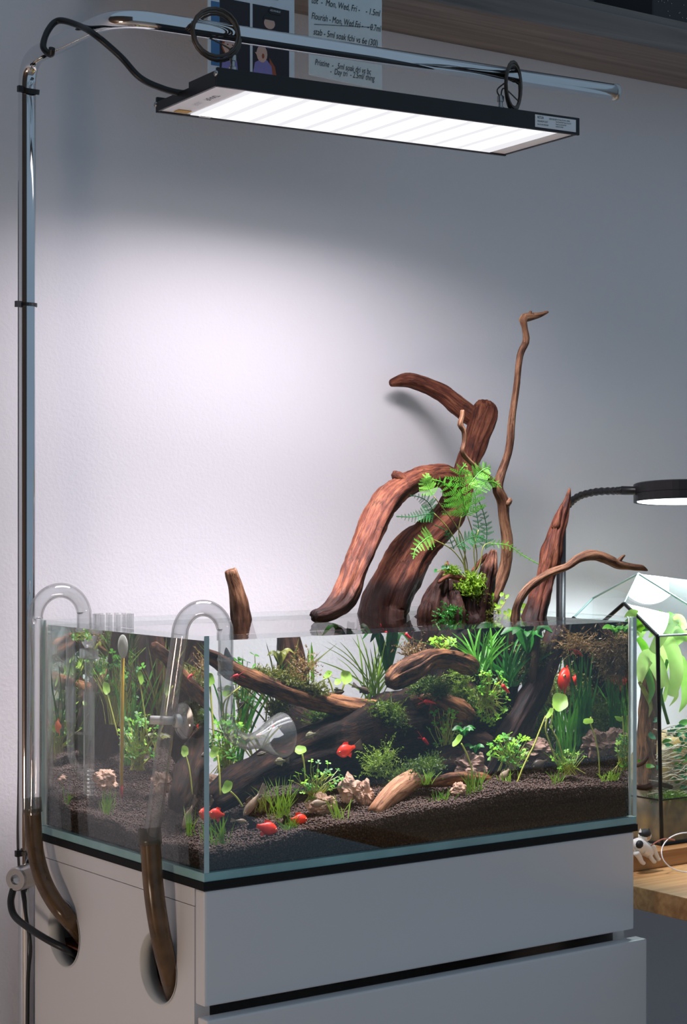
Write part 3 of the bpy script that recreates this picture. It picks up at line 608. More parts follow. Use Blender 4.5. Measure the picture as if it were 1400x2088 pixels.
# rear inlet pipe with its hose
XO = -.023
pt = A(72, 1300, x=XO); pbm = A(68, 1660, x=XO); r1 = .0085
inl = thing('inlet_pipe', (XO, pt[1], pbm[2]), 'clear glass inlet pipe hooked over the rim at the rear left corner', 'pipe')
zc = GH + .004; ra = .031; cx1 = XO + ra; xi = XO + 2 * ra
top = [np.array([XO, pbm[1], pbm[2]]), np.array([XO, (pt[1] + pbm[1]) / 2, (zc + pbm[2]) / 2]), np.array([XO, pt[1], zc - .012])] + arc3((cx1, pt[1], zc), ra, math.pi, 0, 14, X3, Z3)
zl = float(R(150, 1535, x=xi, face='left')[2])
top += [np.array([xi, pt[1], .2]), np.array([xi, pt[1], zl + .03])]
hollow('outer_tube', spline(top, 3), r1, .0013, 'tube', inl, 24)
low = [np.array([xi, pt[1], zl + .055]), np.array([xi, pt[1], zl + .01]), np.array([xi + .002, pt[1] - .003, zl - .008]), np.array([xi + .010, pt[1] - .010, zl - .020]), np.array([xi + .020, pt[1] - .016, zl - .024]), np.array([xi + .026, pt[1] - .021, zl - .017])]
hollow('elbow', spline(low, 4), .0068, .0012, 'tube', inl, 20)
hollow('sleeve', [np.array([xi, pt[1], zl + .075]), np.array([xi, pt[1], zl + .035])], .0098, .0012, 'acryl', inl)
sk0 = np.array([xi + .026, pt[1] - .021]); 
sk = thing('surface_skimmer', (sk0[0], sk0[1], .05), 'clear acrylic surface skimmer with a toothed crown at the water line', 'skimmer')
MB().tube([np.array([xi, pt[1], zl + .022]), np.array([sk0[0], sk0[1], zl + .022])], .0016, 8).build('cross_bar', 'acryl', sk)
hollow('inner_tube', [np.array([*sk0, .21]), np.array([*sk0, .115])], .0075, .001, 'tube', sk, 24)
hollow('outer_tube', [np.array([*sk0, .165]), np.array([*sk0, float(soil_z(*sk0)) + .002])], .0098, .001, 'tube', sk, 24)
for k in range(7):
    z = float(soil_z(*sk0)) + .006 + k * .0045
    MB().tube(arc3((*sk0, z), .0098, 0, 2 * math.pi * 15 / 16, 16, X3, np.array([0, 1., 0])), .0008, 6, closed=True).build('intake_slot', 'acryl', sk)
MB().lathe((*sk0, .203), Z3, [(.0075, -.002), (.0165, 0), (.0165, .010), (.0150, .010), (.0150, .002), (.007, .001)], 28, capped=False).build('collar', 'acryl', sk)
MB().lathe((*sk0, .214), Z3, [(.0075, 0), (.013, .006), (.0155, .014), (.0145, .014), (.012, .006), (.0065, .001)], 28, capped=False).build('funnel', 'acryl', sk, smooth=True)
for k in range(14):
    a = 2 * math.pi * k / 14; c = (sk0[0] + .021 * math.cos(a), sk0[1] + .021 * math.sin(a))
    MB().box((c[0] - .0021, c[1] - .0017, WL - .006), (c[0] + .0021, c[1] + .0017, WL + .013)).build('crown_tooth', 'acryl', sk)
MB().lathe((*sk0, WL - .008), Z3, [(.0175, 0), (.0238, 0), (.0238, .004), (.0175, .004), (.0175, 0)], 30, capped=False).build('crown_ring', 'acryl', sk)

def hose(label, start, pts, r, collar_px):
    h = thing('filter_hose', pts[-1], label, 'hose', 'filter hoses')
    path = spline(pts, 8); b = MB(); b.tube(path, r, 20, cap=False); b.tube(path, r - .0022, 20, cap=False); b.build('tubing', 'hose', h, smooth=True, fix=False)
    d = (np.array(pts[1]) - np.array(pts[0])); d = d / np.linalg.norm(d)
    MB().lathe(np.array(pts[0]) - d * .001, d, [(r - .001, -.012), (r + .0012, -.012), (r + .0016, 0), (r + .0016, .004), (r, .005)], 24, capped=False).build('collar', M['hose_grey'], h, smooth=True)
    return h
m, nt, out = newmat('hose_collar'); p_ = N(nt, 'ShaderNodeBsdfPrincipled'); p_.inputs['Base Color'].default_value = srgb(96, 90, 80); p_.inputs['Roughness'].default_value = .25
t_ = N(nt, 'ShaderNodeBsdfTransparent'); x_ = N(nt, 'ShaderNodeMixShader'); x_.inputs[0].default_value = .35; L(nt, p_.outputs[0], x_.inputs[1]); L(nt, t_.outputs[0], x_.inputs[2]); L(nt, x_.outputs[0], out.inputs[0]); M['hose_grey'] = m
hose('brown translucent hose curving from the inlet pipe into the rear cabinet hole', None,
     [A(66, 1650, x=XO), A(68, 1690, x=XO), A(73, 1740, x=XO), A(88, 1795, x=XO + .001), A(112, 1840, x=-.018), A(138, 1872, x=-.008), A(158, 1895, x=.012), A(180, 1925, x=.04)], .0096, None)

# front outlet pipe
XF = -.022
ob = A(306, 1725, x=XF); ot = A(362, 1330, x=XF); zc2 = GH + .001; ra2 = .0265
oth = np.array([XF, ot[1] - .004, zc2])
outp = thing('outlet_pipe', ob, 'clear glass lily outlet pipe hooked over the front left corner', 'pipe')
inx = XF + 2 * ra2; bell = R(505, 1488, y=.052)
yy0 = oth[1]
path = [ob, (np.array(ob) + oth) / 2, oth - (oth - np.array(ob)) * .06] + arc3((XF + ra2, yy0, zc2), ra2, math.pi, 0, 12, X3, Z3) + [np.array([inx, yy0, .205]), np.array([inx, yy0, .175]), np.array([inx + .002, yy0 + .001, .158]), np.array([inx + .012, yy0 + .004, .142]), np.array([inx + .028, yy0 + .008, .1345]), np.array([inx + .040, yy0 + .012, .1345])]
sp2 = spline(path, 3); hollow('tube', sp2, .0083, .0013, 'tube', outp, 24)
bc = np.array(path[-1]); bd = np.array([.86, .32, .04]); bd /= np.linalg.norm(bd)
prof = [(.0083, -.004), (.0085, 0), (.0100, .008), (.0140, .018), (.0185, .028), (.0225, .040), (.0232, .044)]
b = MB(); b.lathe(bc, bd, prof, 30, capped=False); b.lathe(bc, bd, [(r - .0013, h) for r, h in prof], 30, capped=False); b.tube(arc3(bc + bd * .044, .0227, 0, 2 * math.pi * 29 / 30, 30, np.cross(bd, Z3) / np.linalg.norm(np.cross(bd, Z3)), np.cross(np.cross(bd, Z3), bd) / np.linalg.norm(np.cross(np.cross(bd, Z3), bd))), .0010, 6, closed=True)
b.build('bell_mouth', 'bell', outp, smooth=True, fix=False)
for zz in (.218, .204, .188): MB().lathe((inx, yy0, zz), Z3, [(.0084, 0), (.0093, .001), (.0093, .003), (.0084, .004)], 24, capped=False).build('ring_joint', 'acryl', outp, smooth=True)
hose('brown translucent hose dropping from the outlet pipe into the front cabinet hole', None,
     [A(306, 1715, x=XF), A(309, 1760, x=XF), A(313, 1810, x=XF), A(320, 1865, x=XF + .003), A(331, 1925, x=-.013), A(342, 1970, x=-.004), A(352, 2010, x=.012), A(368, 2060, x=.04)], .0105, None)
scp = A(374, 1470, x=-.001)
sc = thing('suction_cup', scp, 'clear suction cup with a milky stem holding the outlet pipe to the pane', 'suction cup')
MB().lathe((-.0002, scp[1], scp[2]), (-1, 0, 0), [(.0185, 0), (.0188, .001), (.0165, .003), (.009, .0075), (.0045, .009), (.0035, .0135), (.0052, .015)], 30).build('cup', 'acryl', sc, smooth=True)
s0 = A(360, 1470, x=-.014); s1 = A(306, 1468, x=-.036)
MB().tube([s0, s1], .0044, 16).build('stem', 'silicone', sc, smooth=True)
MB().lathe(s0, (1, 0, 0), [(.006, -.003), (.0068, -.002), (.0068, .003), (.005, .004)], 20).build('stem_collar', 'silicone', sc, smooth=True)

# thermometer on the left pane
TX = .0135
th0 = R(247, 1628, x=TX, face='left'); th1 = R(250, 1325, x=TX, face='left')
th = thing('thermometer', th0, 'yellow glass thermometer with red bulb on an oval white suction cup', 'thermometer')
tdir = (np.array(th1) - np.array(th0))
MB().tube([th0 + tdir * .09, th1 + tdir * .02], .0029, 12).build('yellow_tube', 'thermo', th, smooth=True)
MB().tube([th0, th0 + tdir * .01, th0 + tdir * .09], [.0012, .0029, .0029], 12).build('red_bulb', 'red_liq', th, smooth=True)
hollow('glass_sleeve', [th0 - tdir * .01, th1 + tdir * .02], .0037, .0005, 'pane', th, 14)
MB().ell(R(250, 1318, x=.0095, face='left'), (.0032, .0110, .0128), 20, 12).build('suction_cup', 'cup', th, smooth=True)
for k in range(24):
    c = th0 + tdir * (.14 + k * .033)
    MB().obox(c + np.array([-.0026, -.0012 - (.0006 if k % 4 == 0 else 0), 0]), (.0002, 0, 0), (0, .0024 + (.0012 if k % 4 == 0 else 0), 0), (0, 0, .0004)).build('tick', 'ink', th)

# ================================================================== desk, terrarium, small lamp
DZ = -.085; DX = .637
dk = thing('oak_desk', (1.1, .1, FLOOR), 'oak desk board to the right of the white cabinet', 'desk')
MB().box((DX, -.9, DZ - .0275), (1.9, WALL - .003, DZ)).build('desk_board', 'desk', dk, bevel=.0015)
for (a, b) in ((1.45, .38), (1.8, .38), (1.8, -.8)): MB().box((a, b - .02, FLOOR), (a + .04, b + .02, DZ - .028)).build('leg', 'blackmet', dk, bevel=.002)

pl = tag(MB().box((.655, .106, DZ + .0003), (1.35, .40, DZ + .0215)).build('wood_plinth', 'desk', bevel=.001), 'thick wooden plank under the terrarium on the desk', 'plinth')
TB = DZ + .022
te = thing('terrarium', (.9, .22, TB), 'geometric black-framed glass terrarium house with bright plants beside the tank', 'terrarium')
c = A(1340, 1297, y=.13)
tx0 = float(c[0]); tze = float(c[2]); ty0 = .13; ty1 = .255; tx1 = 1.16
ap = np.array(A(1272, 1230, x=tx0)); tp_ = np.array(A(1301, 1170, y=float(ap[1]) + .035)); kk = np.array(A(1208, 1220, y=.30)); k2 = np.array(A(1168, 1260, y=.30))
Bf = np.array([tx0, ty0, tze]); Bb = np.array([tx0, 2 * ap[1] - ty0, tze]); ty1 = float(Bb[1])
Bf0 = np.array([tx0 + .008, ty0, TB + .001]); Bb0 = np.array([tx0 + .008, ty1, TB + .001])
Rf = np.array([tx1, ty0, tze]); Rb = np.array([tx1, ty1, tze]); Rf0 = np.array([tx1, ty0, TB + .001]); Rb0 = np.array([tx1, ty1, TB + .001])
rr_ = np.array(A(1470, 1276, y=ty0 + .012)); tr = np.array([tx1, ap[1], ap[2]])
zmid = float(A(1340, 1633, y=.13)[2]); Mf = np.array([tx0 + .0055, ty0, zmid]); Mb = np.array([tx0 + .0055, ty1, zmid]); Mr = np.array([tx1, ty0, zmid])
for pl_ in ([Bf0, Rf0, Mr, Mf], [Mf, Mr, Rf, Bf], [Bf0, Mf, Mb, Bb0], [Mf, Bf, ap, Bb, Mb], [Bf, Rf, rr_], [Bf, rr_, ap], [ap, rr_, tp_], [ap, tp_, kk, Bb], [kk, k2, Bb], [tp_, rr_, tr, kk]):
    MB().add(pl_, [tuple(range(len(pl_)))]).build('glass_pane', 'tpane', te)
def came(a, b, r=.0024, m='frame'): MB().tube([a, b], r, 8).build('frame_bar', m, te)
for a, b in ((Bf0, Mf), (Mf, Bf), (Bf, ap), (ap, Bb), (Bb0, Bb), (Bb, k2)): came(a, b, .0027)
for a, b in ((Mf, Mr), (Mf, Mb)): came(a, b, .0011)
M['came_l'] = mat_plain('solder_came', srgb(160, 190, 186), .3, .6, var=.1)
for a, b in ((Bf, Rf), (ap, tp_), (tp_, rr_), (tp_, kk), (rr_, Rf), (kk, k2)): came(a, b, .0015, 'came_l')
for a, b in ((Rf, tr), (tr, Rb), (Rf0, Rf), (Rb0, Rb), (Bf0, Rf0), (Bf0, Bb0), (Rb, Bb)): came(a, b, .002)
# inside: ground, water, moss, wood, leaves
zm_ = float(A(1385, 1500, y=.185)[2])
def hmound(x, y):
    u = min(1, max(0, (y - ty0 - .022) / .05)); u = u * u * (3 - 2 * u); v = min(1, max(0, (x - tx0 - .03) / .06)); return u * (.02 + (zm_ - zmid - .02) * v)
gr = MB(); n1, n2 = 48, 26; g0x, g1x, g0y, g1y = tx0 + .012, tx1 - .006, ty0 + .006, ty1 - .006
zt_ = zmid - .004
gv = [(x, y, zt_ + .012 * mnoise.noise(Vector((x * 22, y * 22, 3))) + hmound(x, y)) for y in np.linspace(g0y, g1y, n2) for x in np.linspace(g0x, g1x, n1)]
gf = [(j * n1 + i, j * n1 + i + 1, (j + 1) * n1 + i + 1, (j + 1) * n1 + i) for j in range(n2 - 1) for i in range(n1 - 1)]
k0 = len(gv); rm = [i for i in range(n1)] + [j * n1 + n1 - 1 for j in range(1, n2)] + [(n2 - 1) * n1 + i for i in range(n1 - 2, -1, -1)] + [j * n1 for j in range(n2 - 2, 0, -1)]
gv += [(gv[i][0], gv[i][1], TB + .003) for i in rm]; gf += [(rm[i], k0 + i, k0 + (i + 1) % len(rm), rm[(i + 1) % len(rm)]) for i in range(len(rm))]
M['tsoil'] = mat_plain('amber_soil', srgb(104, 78, 34), .5, var=.55, scale=55, bump=.5)
tag(gr.add(gv, gf).build('terrarium_soil', 'tsoil', smooth=True), 'amber brown wet soil in the bottom of the terrarium', 'soil', kind='stuff')

def strands(mb, base, n, ln, spread, up=1., width=.0007, curl=.5, leaflets=0, mi=None):
    """fuzzy growth: thin ribbons leaving a point of a surface"""
    for i in range(n):
        p = V3(base() if callable(base) else base); d = Vector((random.gauss(0, spread), random.gauss(0, spread), up * random.uniform(.4, 1.))).normalized()
        l = ln * random.uniform(.5, 1.1); k = 4; w = d.cross(Vector((random.gauss(0, 1), random.gauss(0, 1), random.gauss(0, 1)))).normalized() * width
        vs, q = [], p.copy(); dd = d.copy()
        for j in range(k + 1):
            f = 1 - .8 * j / k; vs += [q - w * f, q + w * f]
            dd = (dd + Vector((random.gauss(0, curl), random.gauss(0, curl), random.gauss(0, curl) - .15)) * .35).normalized(); qn = q + dd * (l / k)
            if leaflets and j:
                for s_ in range(leaflets):
                    t = q + (qn - q) * random.random(); sd = Vector((random.gauss(0, 1), random.gauss(0, 1), random.gauss(0, 1))).normalized()
                    sw = sd.cross(dd).normalized() * width * 1.3; le = sd * width * random.uniform(3, 6) + dd * width * 2
                    mb.add([t - sw, t + sw, t + le], [(0, 1, 2)], mi)
            q = qn
        mb.add(vs, [(2 * j, 2 * j + 1, 2 * j + 3, 2 * j + 2) for j in range(k)], mi)
ms = MB()
def gpt():
    x = random.uniform(g0x, min(g1x, 1.0)); y = random.uniform(g0y, g0y + .026); return (x, y, zt_ + .012 * mnoise.noise(Vector((x * 22, y * 22, 3))) + hmound(x, y))
strands(ms, gpt, 1500, .012, .7, 1, .0007, .6, 1)
M['l_tmoss'] = mat_leaf('terrarium_moss', srgb(140, 180, 50), srgb(76, 120, 30), scale=90)
tag(ms.build('terrarium_moss', 'l_tmoss', fix=False), 'bright green moss cushion along the front glass of the terrarium', 'moss', kind='stuff')

def blade(mb, pts, w, fold=.25, face=None, mi=None, tip=.08):
    """a strap leaf along a path, folded a little along its midrib"""
    P = [V3(p) for p in spline(pts, 5)]; n = len(P); vs = []
    face = V3(face if face is not None else -FW)
    for i, p in enumerate(P):
        t = (P[min(i + 1, n - 1)] - P[max(i - 1, 0)]).normalized(); s_ = t.cross(face); s_ = s_.normalized() if s_.length > 1e-4 else Vector((1, 0, 0)); nn = s_.cross(t)
        u = i / (n - 1); ww = w * max(tip if u > .5 else .35, math.sin(math.pi * min(1, .18 + u * .82)) ** .7)
        vs += [p - s_ * ww + nn * ww * fold, p, p + s_ * ww + nn * ww * fold]
    fs = []
    for i in range(n - 1):
        a = i * 3; fs += [(a, a + 1, a + 4, a + 3), (a + 1, a + 2, a + 5, a + 4)]
    return mb.add(vs, fs, mi)
op = thing('strap_leaf_plant', A(1345, 1490, y=.175), 'large pale green strap-leaved plant inside the terrarium', 'plant')
TL = [(((1368, 1420), (1378, 1370), (1368, 1320), (1340, 1285), (1322, 1300)), 15, 'l_pale'), (((1355, 1400), (1335, 1350), (1318, 1340), (1308, 1365), (1304, 1398)), 17, 'l_pale'), (((1345, 1300), (1350, 1335), (1345, 1370), (1330, 1395)), 15, 'l_pale'),
      (((1362, 1345), (1385, 1345), (1396, 1385), (1396, 1425), (1384, 1452)), 11, 'l_pale'), (((1352, 1430), (1362, 1398), (1374, 1398), (1378, 1420), (1364, 1440)), 6, 'l_pale'), (((1312, 1345), (1320, 1375), (1328, 1405), (1322, 1435)), 8, 'l_mid'),
      (((1328, 1330), (1345, 1300), (1365, 1270), (1385, 1262), (1400, 1280)), 13, 'l_pale'), (((1360, 1330), (1382, 1300), (1405, 1300), (1420, 1330)), 12, 'l_pale'), (((1300, 1300), (1312, 1318), (1318, 1335), (1308, 1345)), 8, 'l_lime'), (((1302, 1390), (1316, 1415), (1326, 1440), (1322, 1462)), 5, 'l_olive'), (((1310, 1285), (1290, 1268), (1275, 1275), (1262, 1290)), 10, 'l_lime')]
for i in range(22):
    px = random.uniform(1285, 1410); py = random.uniform(1215 + abs(px - 1305) * .45, 1300); a = random.uniform(-.6, 3.6); l = random.uniform(24, 46)
    TL.append((((px, py), (px + l * .5 * math.cos(a), py - l * .3 * math.sin(a)), (px + l * math.cos(a), py - l * .25 * math.sin(a) + 8)), random.uniform(5, 9), random.choice(('l_pale', 'l_pale', 'l_lime', 'l_mid'))))
for pts, w_, mt in TL:
    yq = random.uniform(.155, .20); k = pxs(A(1350, 1350, y=yq)); b = MB()
    blade(b, [A(px, py, y=yq + .006 * i * (1 if w_ > 10 else -1) * .5) for i, (px, py) in enumerate(pts)], w_ * k, .3); b.build('leaf', mt, op, smooth=True, fix=False)
for pts in (((1343, 1480), (1346, 1420), (1352, 1380), (1360, 1345)), ((1362, 1476), (1352, 1440), (1345, 1405), (1342, 1370))):
    MB().tube(spline([A(px, py, y=.18) for px, py in pts], 5), .0022, 8).build('stem', 'l_mid', op, smooth=True)

# creeping plants on the right of the terrarium
for i, (px, py, s_) in enumerate(((1385, 1478, 12), (1372, 1500, 9), (1394, 1495, 9), (1388, 1515, 10), (1380, 1535, 8), (1397, 1545, 11), (1374, 1556, 8), (1360, 1500, 7), (1390, 1575, 9), (1365, 1585, 7), (1330, 1470, 9), (1322, 1495, 10), (1316, 1562, 9), (1330, 1572, 9), (1366, 1365, 8), (1300, 1550, 6), *[(random.uniform(1350, 1415), random.uniform(1480, 1630), random.uniform(6, 10)) for _ in range(34)])):
    if i == 0:
        cp = thing('creeper', A(1380, 1590, y=.19), 'blue-green creeping plant on the terrarium slope at the right edge', 'plant')
    yq = random.uniform(.148, .165) + max(0, 1600 - py) * .0002; c = A(px, py, y=yq); k = pxs(c) * s_; a = random.uniform(-1, 1)
    b = MB(); blade(b, [c, c + RT * k * math.cos(a) + UP * k * math.sin(a), c + RT * 2 * k * math.cos(a) + UP * 2 * k * math.sin(a) * .8 - FW * k * .4], k * .62, .25, face=-FW * .8 + UP * .6); b.build('leaf', 'l_blue' if i % 3 else 'l_mid', cp, smooth=True, fix=False)
rt = thing('root_tangle', A(1375, 1600, y=.17), 'tangle of pale dry roots among the terrarium creepers', 'roots')
b = MB()
for i in range(150):
    px = random.uniform(1345, 1440); py = random.uniform(1482, 1628); yq = random.uniform(.145, .165) + max(0, 1600 - py) * .0002; l = random.uniform(20, 55); a = random.uniform(-.5, .15)
    b.tube(spline([A(px - l / 2 * math.cos(a), py - l / 2 * math.sin(a), y=yq), A(px, py - random.uniform(-6, 8), y=yq - .003), A(px + l / 2 * math.cos(a), py + l / 2 * math.sin(a), y=yq)], 3), random.choice((.0004, .0006, .001)), 4)
M['roots'] = mat_plain('dry_roots', srgb(176, 164, 144), .8, var=.35, scale=60)
tag(b.build('strands', 'roots', rt), kind='stuff')
# ================================================================== wood
def wpts(rows):
    """rows: ('a',px,py,rpx,y) seen in air, ('w',px,py,rpx,y) seen through the water, ('x',x,y,z,r) as it stands"""
    o = []
    for r_ in rows:
        if r_[0] == 'a': p = A(r_[1], r_[2], y=r_[4]); o.append([*p, r_[3] * pxs(p)])
        elif r_[0] == 'w':
            p = R(r_[1], r_[2], y=r_[4]); q = R(r_[1] + 10, r_[2], y=r_[4]); o.append([*p, r_[3] * abs(q[0] - p[0]) / 10 * .84])
        else: o.append(list(r_[1:]))
    return o
def wood(name, rows, mat, parent, seg=18, rough=.13, seed=0, step=.004, knots=0, blunt=True, flat=1., wet=.012, ridge=.22):
    C = spline(wpts(rows), 10); D = [C[0]]
    for c in C[1:]:
        if np.linalg.norm(c[:3] - D[-1][:3]) > step: D.append(c)
    if np.linalg.norm(C[-1][:3] - D[-1][:3]) > step * .2: D.append(C[-1])
    b = MB(); n = len(D); prev = None; s_ = 0.; vs = []
    for i in range(n):
        p = V3(D[i]); t = (V3(D[min(i + 1, n - 1)]) - V3(D[max(i - 1, 0)])).normalized()
        if prev is None:
            u = t.cross(Vector((0, 0, 1))); u = u if u.length > .1 else t.cross(Vector((0, 1, 0))); u.normalize()
        else: u = (prev - t * prev.dot(t)).normalized()
        prev = u; v = t.cross(u); r = max(.0006, D[i][3])
        if i: s_ += np.linalg.norm(D[i][:3] - D[i - 1][:3])
        for k in range(seg):
            a = 2 * math.pi * k / seg; ca, sa = math.cos(a), math.sin(a)
            q = Vector((ca * 1.6 + seed, sa * 1.6, s_ * 22)); g = Vector((ca * 3.5 + seed, sa * 3.5, s_ * 9)); f = Vector((ca * r * 160, sa * r * 160 + seed, s_ * 90))
            d = 1 + rough * (1.3 * mnoise.noise(q) + 1.0 * mnoise.noise(g) + .5 * mnoise.noise(f)) - ridge * abs(mnoise.noise(Vector((ca * 2.6 + seed, sa * 2.6, s_ * 7)))) * 1.2 + ridge * .3 - ridge * .5 * abs(mnoise.noise(Vector((ca * 6 + seed, sa * 6, s_ * 16))))
            if i in (0, n - 1): d *= .82
            w_ = p + (u * ca + v * sa * flat) * (r * d)
            if i in (0, n - 1): w_ += t * r * .35 * mnoise.noise(Vector((ca * 2, sa * 2, seed))) * (1 if i else -1)
            vs.append(w_); b.grain.append((s_ * 26 + seed * 3.1, ca * r * 210, sa * r * 210))
            hw = w_.z - WL - wet - .016 * mnoise.noise(Vector((w_.x * 60, w_.y * 60, seed))); b.wet.append(min(1, max(0, 1 - hw / .014)))
    fs = [(i * seg + k, i * seg + (k + 1) % seg, (i + 1) * seg + (k + 1) % seg, (i + 1) * seg + k) for i in range(n - 1) for k in range(seg)]
    for e, (i, sg) in enumerate(((0, -1), (n - 1, 1))):
        base = len(vs); t = (V3(D[1]) - V3(D[0])).normalized() if i == 0 else (V3(D[-1]) - V3(D[-2])).normalized()
        vs.append(V3(D[i]) + t * sg * D[i][3] * (.12 if blunt else .9)); b.grain.append((s_ * 26 * e, 0, 0)); b.wet.append(b.wet[i * seg])
        fs += [((i * seg + (k + 1) % seg), i * seg + k, base) if i == 0 else (i * seg + k, i * seg + (k + 1) % seg, base) for k in range(seg)]
    b.add(vs, fs); o = b.build(name, mat, parent, smooth=True); return o

# the big red piece above the water
mw = thing('driftwood', (.46, .30, .05), 'large arching red-brown driftwood with a forked top rising from the water', 'driftwood')
wood('trunk', [('x', .400, .235, .09, .036), ('x', .440, .290, .16, .034), ('a', 778, 1262, 50, .315), ('a', 785, 1225, 49, .317), ('a', 805, 1185, 46, .32), ('a', 842, 1125, 40, .325), ('a', 885, 1078, 35, .33), ('a', 918, 1045, 31, .335), ('a', 938, 1000, 26, .34), ('a', 952, 950, 22, .348), ('a', 968, 900, 23, .356), ('a', 982, 858, 26, .362), ('a', 988, 838, 25, .366), ('a', 989, 824, 19, .368), ('a', 990, 819, 9, .369)], 'w_red', mw, 40, .14, 1.3, wet=.04)
wood('branch', [('a', 990, 862, 19, .366), ('a', 966, 852, 20, .372), ('a', 935, 828, 19, .384), ('a', 905, 804, 18, .396), ('a', 870, 786, 16, .408), ('a', 838, 776, 15, .418), ('a', 818, 776, 13, .424), ('a', 795, 782, 7, .428)], 'w_red', mw, 28, .16, 4.1)
wood('branch', [('a', 928, 1030, 24, .335), ('a', 925, 990, 24, .328), ('a', 900, 970, 23, .318), ('a', 862, 975, 23, .305), ('a', 822, 992, 25, .292), ('a', 787, 1022, 28, .278), ('a', 762, 1065, 28, .265), ('a', 742, 1115, 27, .252), ('a', 722, 1165, 26, .24), ('a', 706, 1205, 25, .23), ('a', 690, 1232, 23, .222), ('a', 665, 1250, 18, .212), ('a', 640, 1256, 13, .205)], 'w_red', mw, 34, .15, 7.7, wet=.027)
wood('knot', [('a', 820, 985, 16, .292), ('a', 810, 971, 13, .29), ('a', 802, 967, 8, .289)], 'w_red', mw, 14, .2, 2.2, .003)
wood('stub', [('a', 705, 1205, 15, .232), ('a', 712, 1232, 12, .236), ('a', 706, 1243, 6, .236)], 'w_red', mw, 12, .2, 9.2, .003)

tb = thing('tall_branch', (.56, .315, .05), 'thin knobbly branch standing tallest of all, forked near the fern', 'branch')
wood('stem', [('x', .552, .215, .10, .009), ('a', 992, 1262, 12, 0.233), ('a', 1001, 1232, 12, 0.235), ('a', 1018, 1190, 12, 0.238), ('a', 1030, 1150, 12, 0.238), ('a', 1034, 1105, 12, 0.238), ('a', 1028, 1060, 11, 0.238), ('a', 1025, 1022, 12, 0.238), ('a', 1014, 995, 11, 0.238), ('a', 1022, 965, 9, 0.238), ('a', 1036, 920, 8, 0.238), ('a', 1043, 860, 7, 0.238), ('a', 1053, 780, 7, 0.238), ('a', 1060, 725, 7, 0.238), ('a', 1072, 695, 7, 0.238), ('a', 1069, 668, 6, 0.238), ('a', 1066, 650, 9, 0.238), ('a', 1078, 646, 8, 0.238), ('a', 1098, 643, 5, 0.235), ('a', 1116, 636, 3, 0.233)], 'w_tan', tb, 12, .17, 3.3, .004, blunt=False)
wood('twig', [('a', 1012, 992, 7, 0.238), ('a', 990, 968, 6, 0.233), ('a', 965, 948, 5, 0.228), ('a', 943, 923, 5, 0.223), ('a', 946, 905, 5, 0.223), ('a', 945, 880, 5, 0.223), ('a', 938, 866, 6, 0.223), ('a', 942, 850, 5, 0.223), ('a', 943, 836, 4.5, 0.223)], 'w_tan', tb, 10, .17, 6.1, .003)
wood('knot', [('a', 1030, 1030, 9, 0.235), ('a', 1038, 1022, 6, 0.233), ('a', 1040, 1016, 3, 0.233)], 'w_tan', tb, 10, .2, 8.1, .002)
wood('snag', [('a', 1082, 647, 4, 0.237), ('a', 1080, 638, 3, 0.236), ('a', 1083, 635, 2, 0.236)], 'w_tan', tb, 8, .2, 1.1, .0015)

sm = thing('wood_stump', (.505, .23, .05), 'dark wet jagged stump breaking the surface under the fern', 'stump')
wood('core', [('x', .50, .235, .10, .030), ('a', 945, 1275, 52, .232), ('a', 945, 1240, 50, .232), ('a', 948, 1212, 40, .234), ('a', 955, 1190, 24, .236)], 'w_stump', sm, 60, .22, 1.7, .002, wet=.05, ridge=.75)
wood('spike', [('a', 885, 1268, 36, .225), ('a', 888, 1240, 31, .225), ('a', 895, 1208, 22, .228), ('a', 904, 1178, 12, .23), ('a', 912, 1146, 3, .232)], 'w_stump', sm, 40, .2, 5.5, .002, wet=.05, ridge=.75, blunt=False)
wood('spike', [('a', 976, 1268, 26, .212), ('a', 982, 1230, 21, .212), ('a', 990, 1190, 16, .213), ('a', 998, 1155, 14, .214), ('a', 1006, 1122, 6, .215)], 'w_stump', sm, 36, .22, 2.9, .002, wet=.05, ridge=.75)
wood('root', [('a', 893, 1188, 4, .215), ('a', 912, 1176, 5, .213), ('a', 935, 1178, 6, .213), ('a', 956, 1186, 6, .215), ('a', 972, 1196, 5, .218)], 'w_red', sm, 10, .18, 3.9, .003)
wood('root', [('a', 962, 1166, 4, .228), ('a', 978, 1146, 5, .23), ('a', 992, 1130, 4, .232)], 'w_red', sm, 10, .18, 5.9, .003)
wood('lobe', [('a', 868, 1268, 16, .215), ('a', 866, 1246, 14, .215), ('a', 872, 1228, 7, .217)], 'w_stump', sm, 28, .25, 6.6, .002, wet=.05, ridge=.75)
wood('lobe', [('a', 925, 1272, 26, .212), ('a', 925, 1240, 24, .213), ('a', 922, 1205, 14, .217)], 'w_stump', sm, 32, .28, 8.4, .002, wet=.05, ridge=.75)
wood('lobe', [('a', 965, 1272, 22, .215), ('a', 962, 1235, 20, .216), ('a', 958, 1205, 12, .22)], 'w_stump', sm, 32, .28, 4.4, .002, wet=.05, ridge=.75)

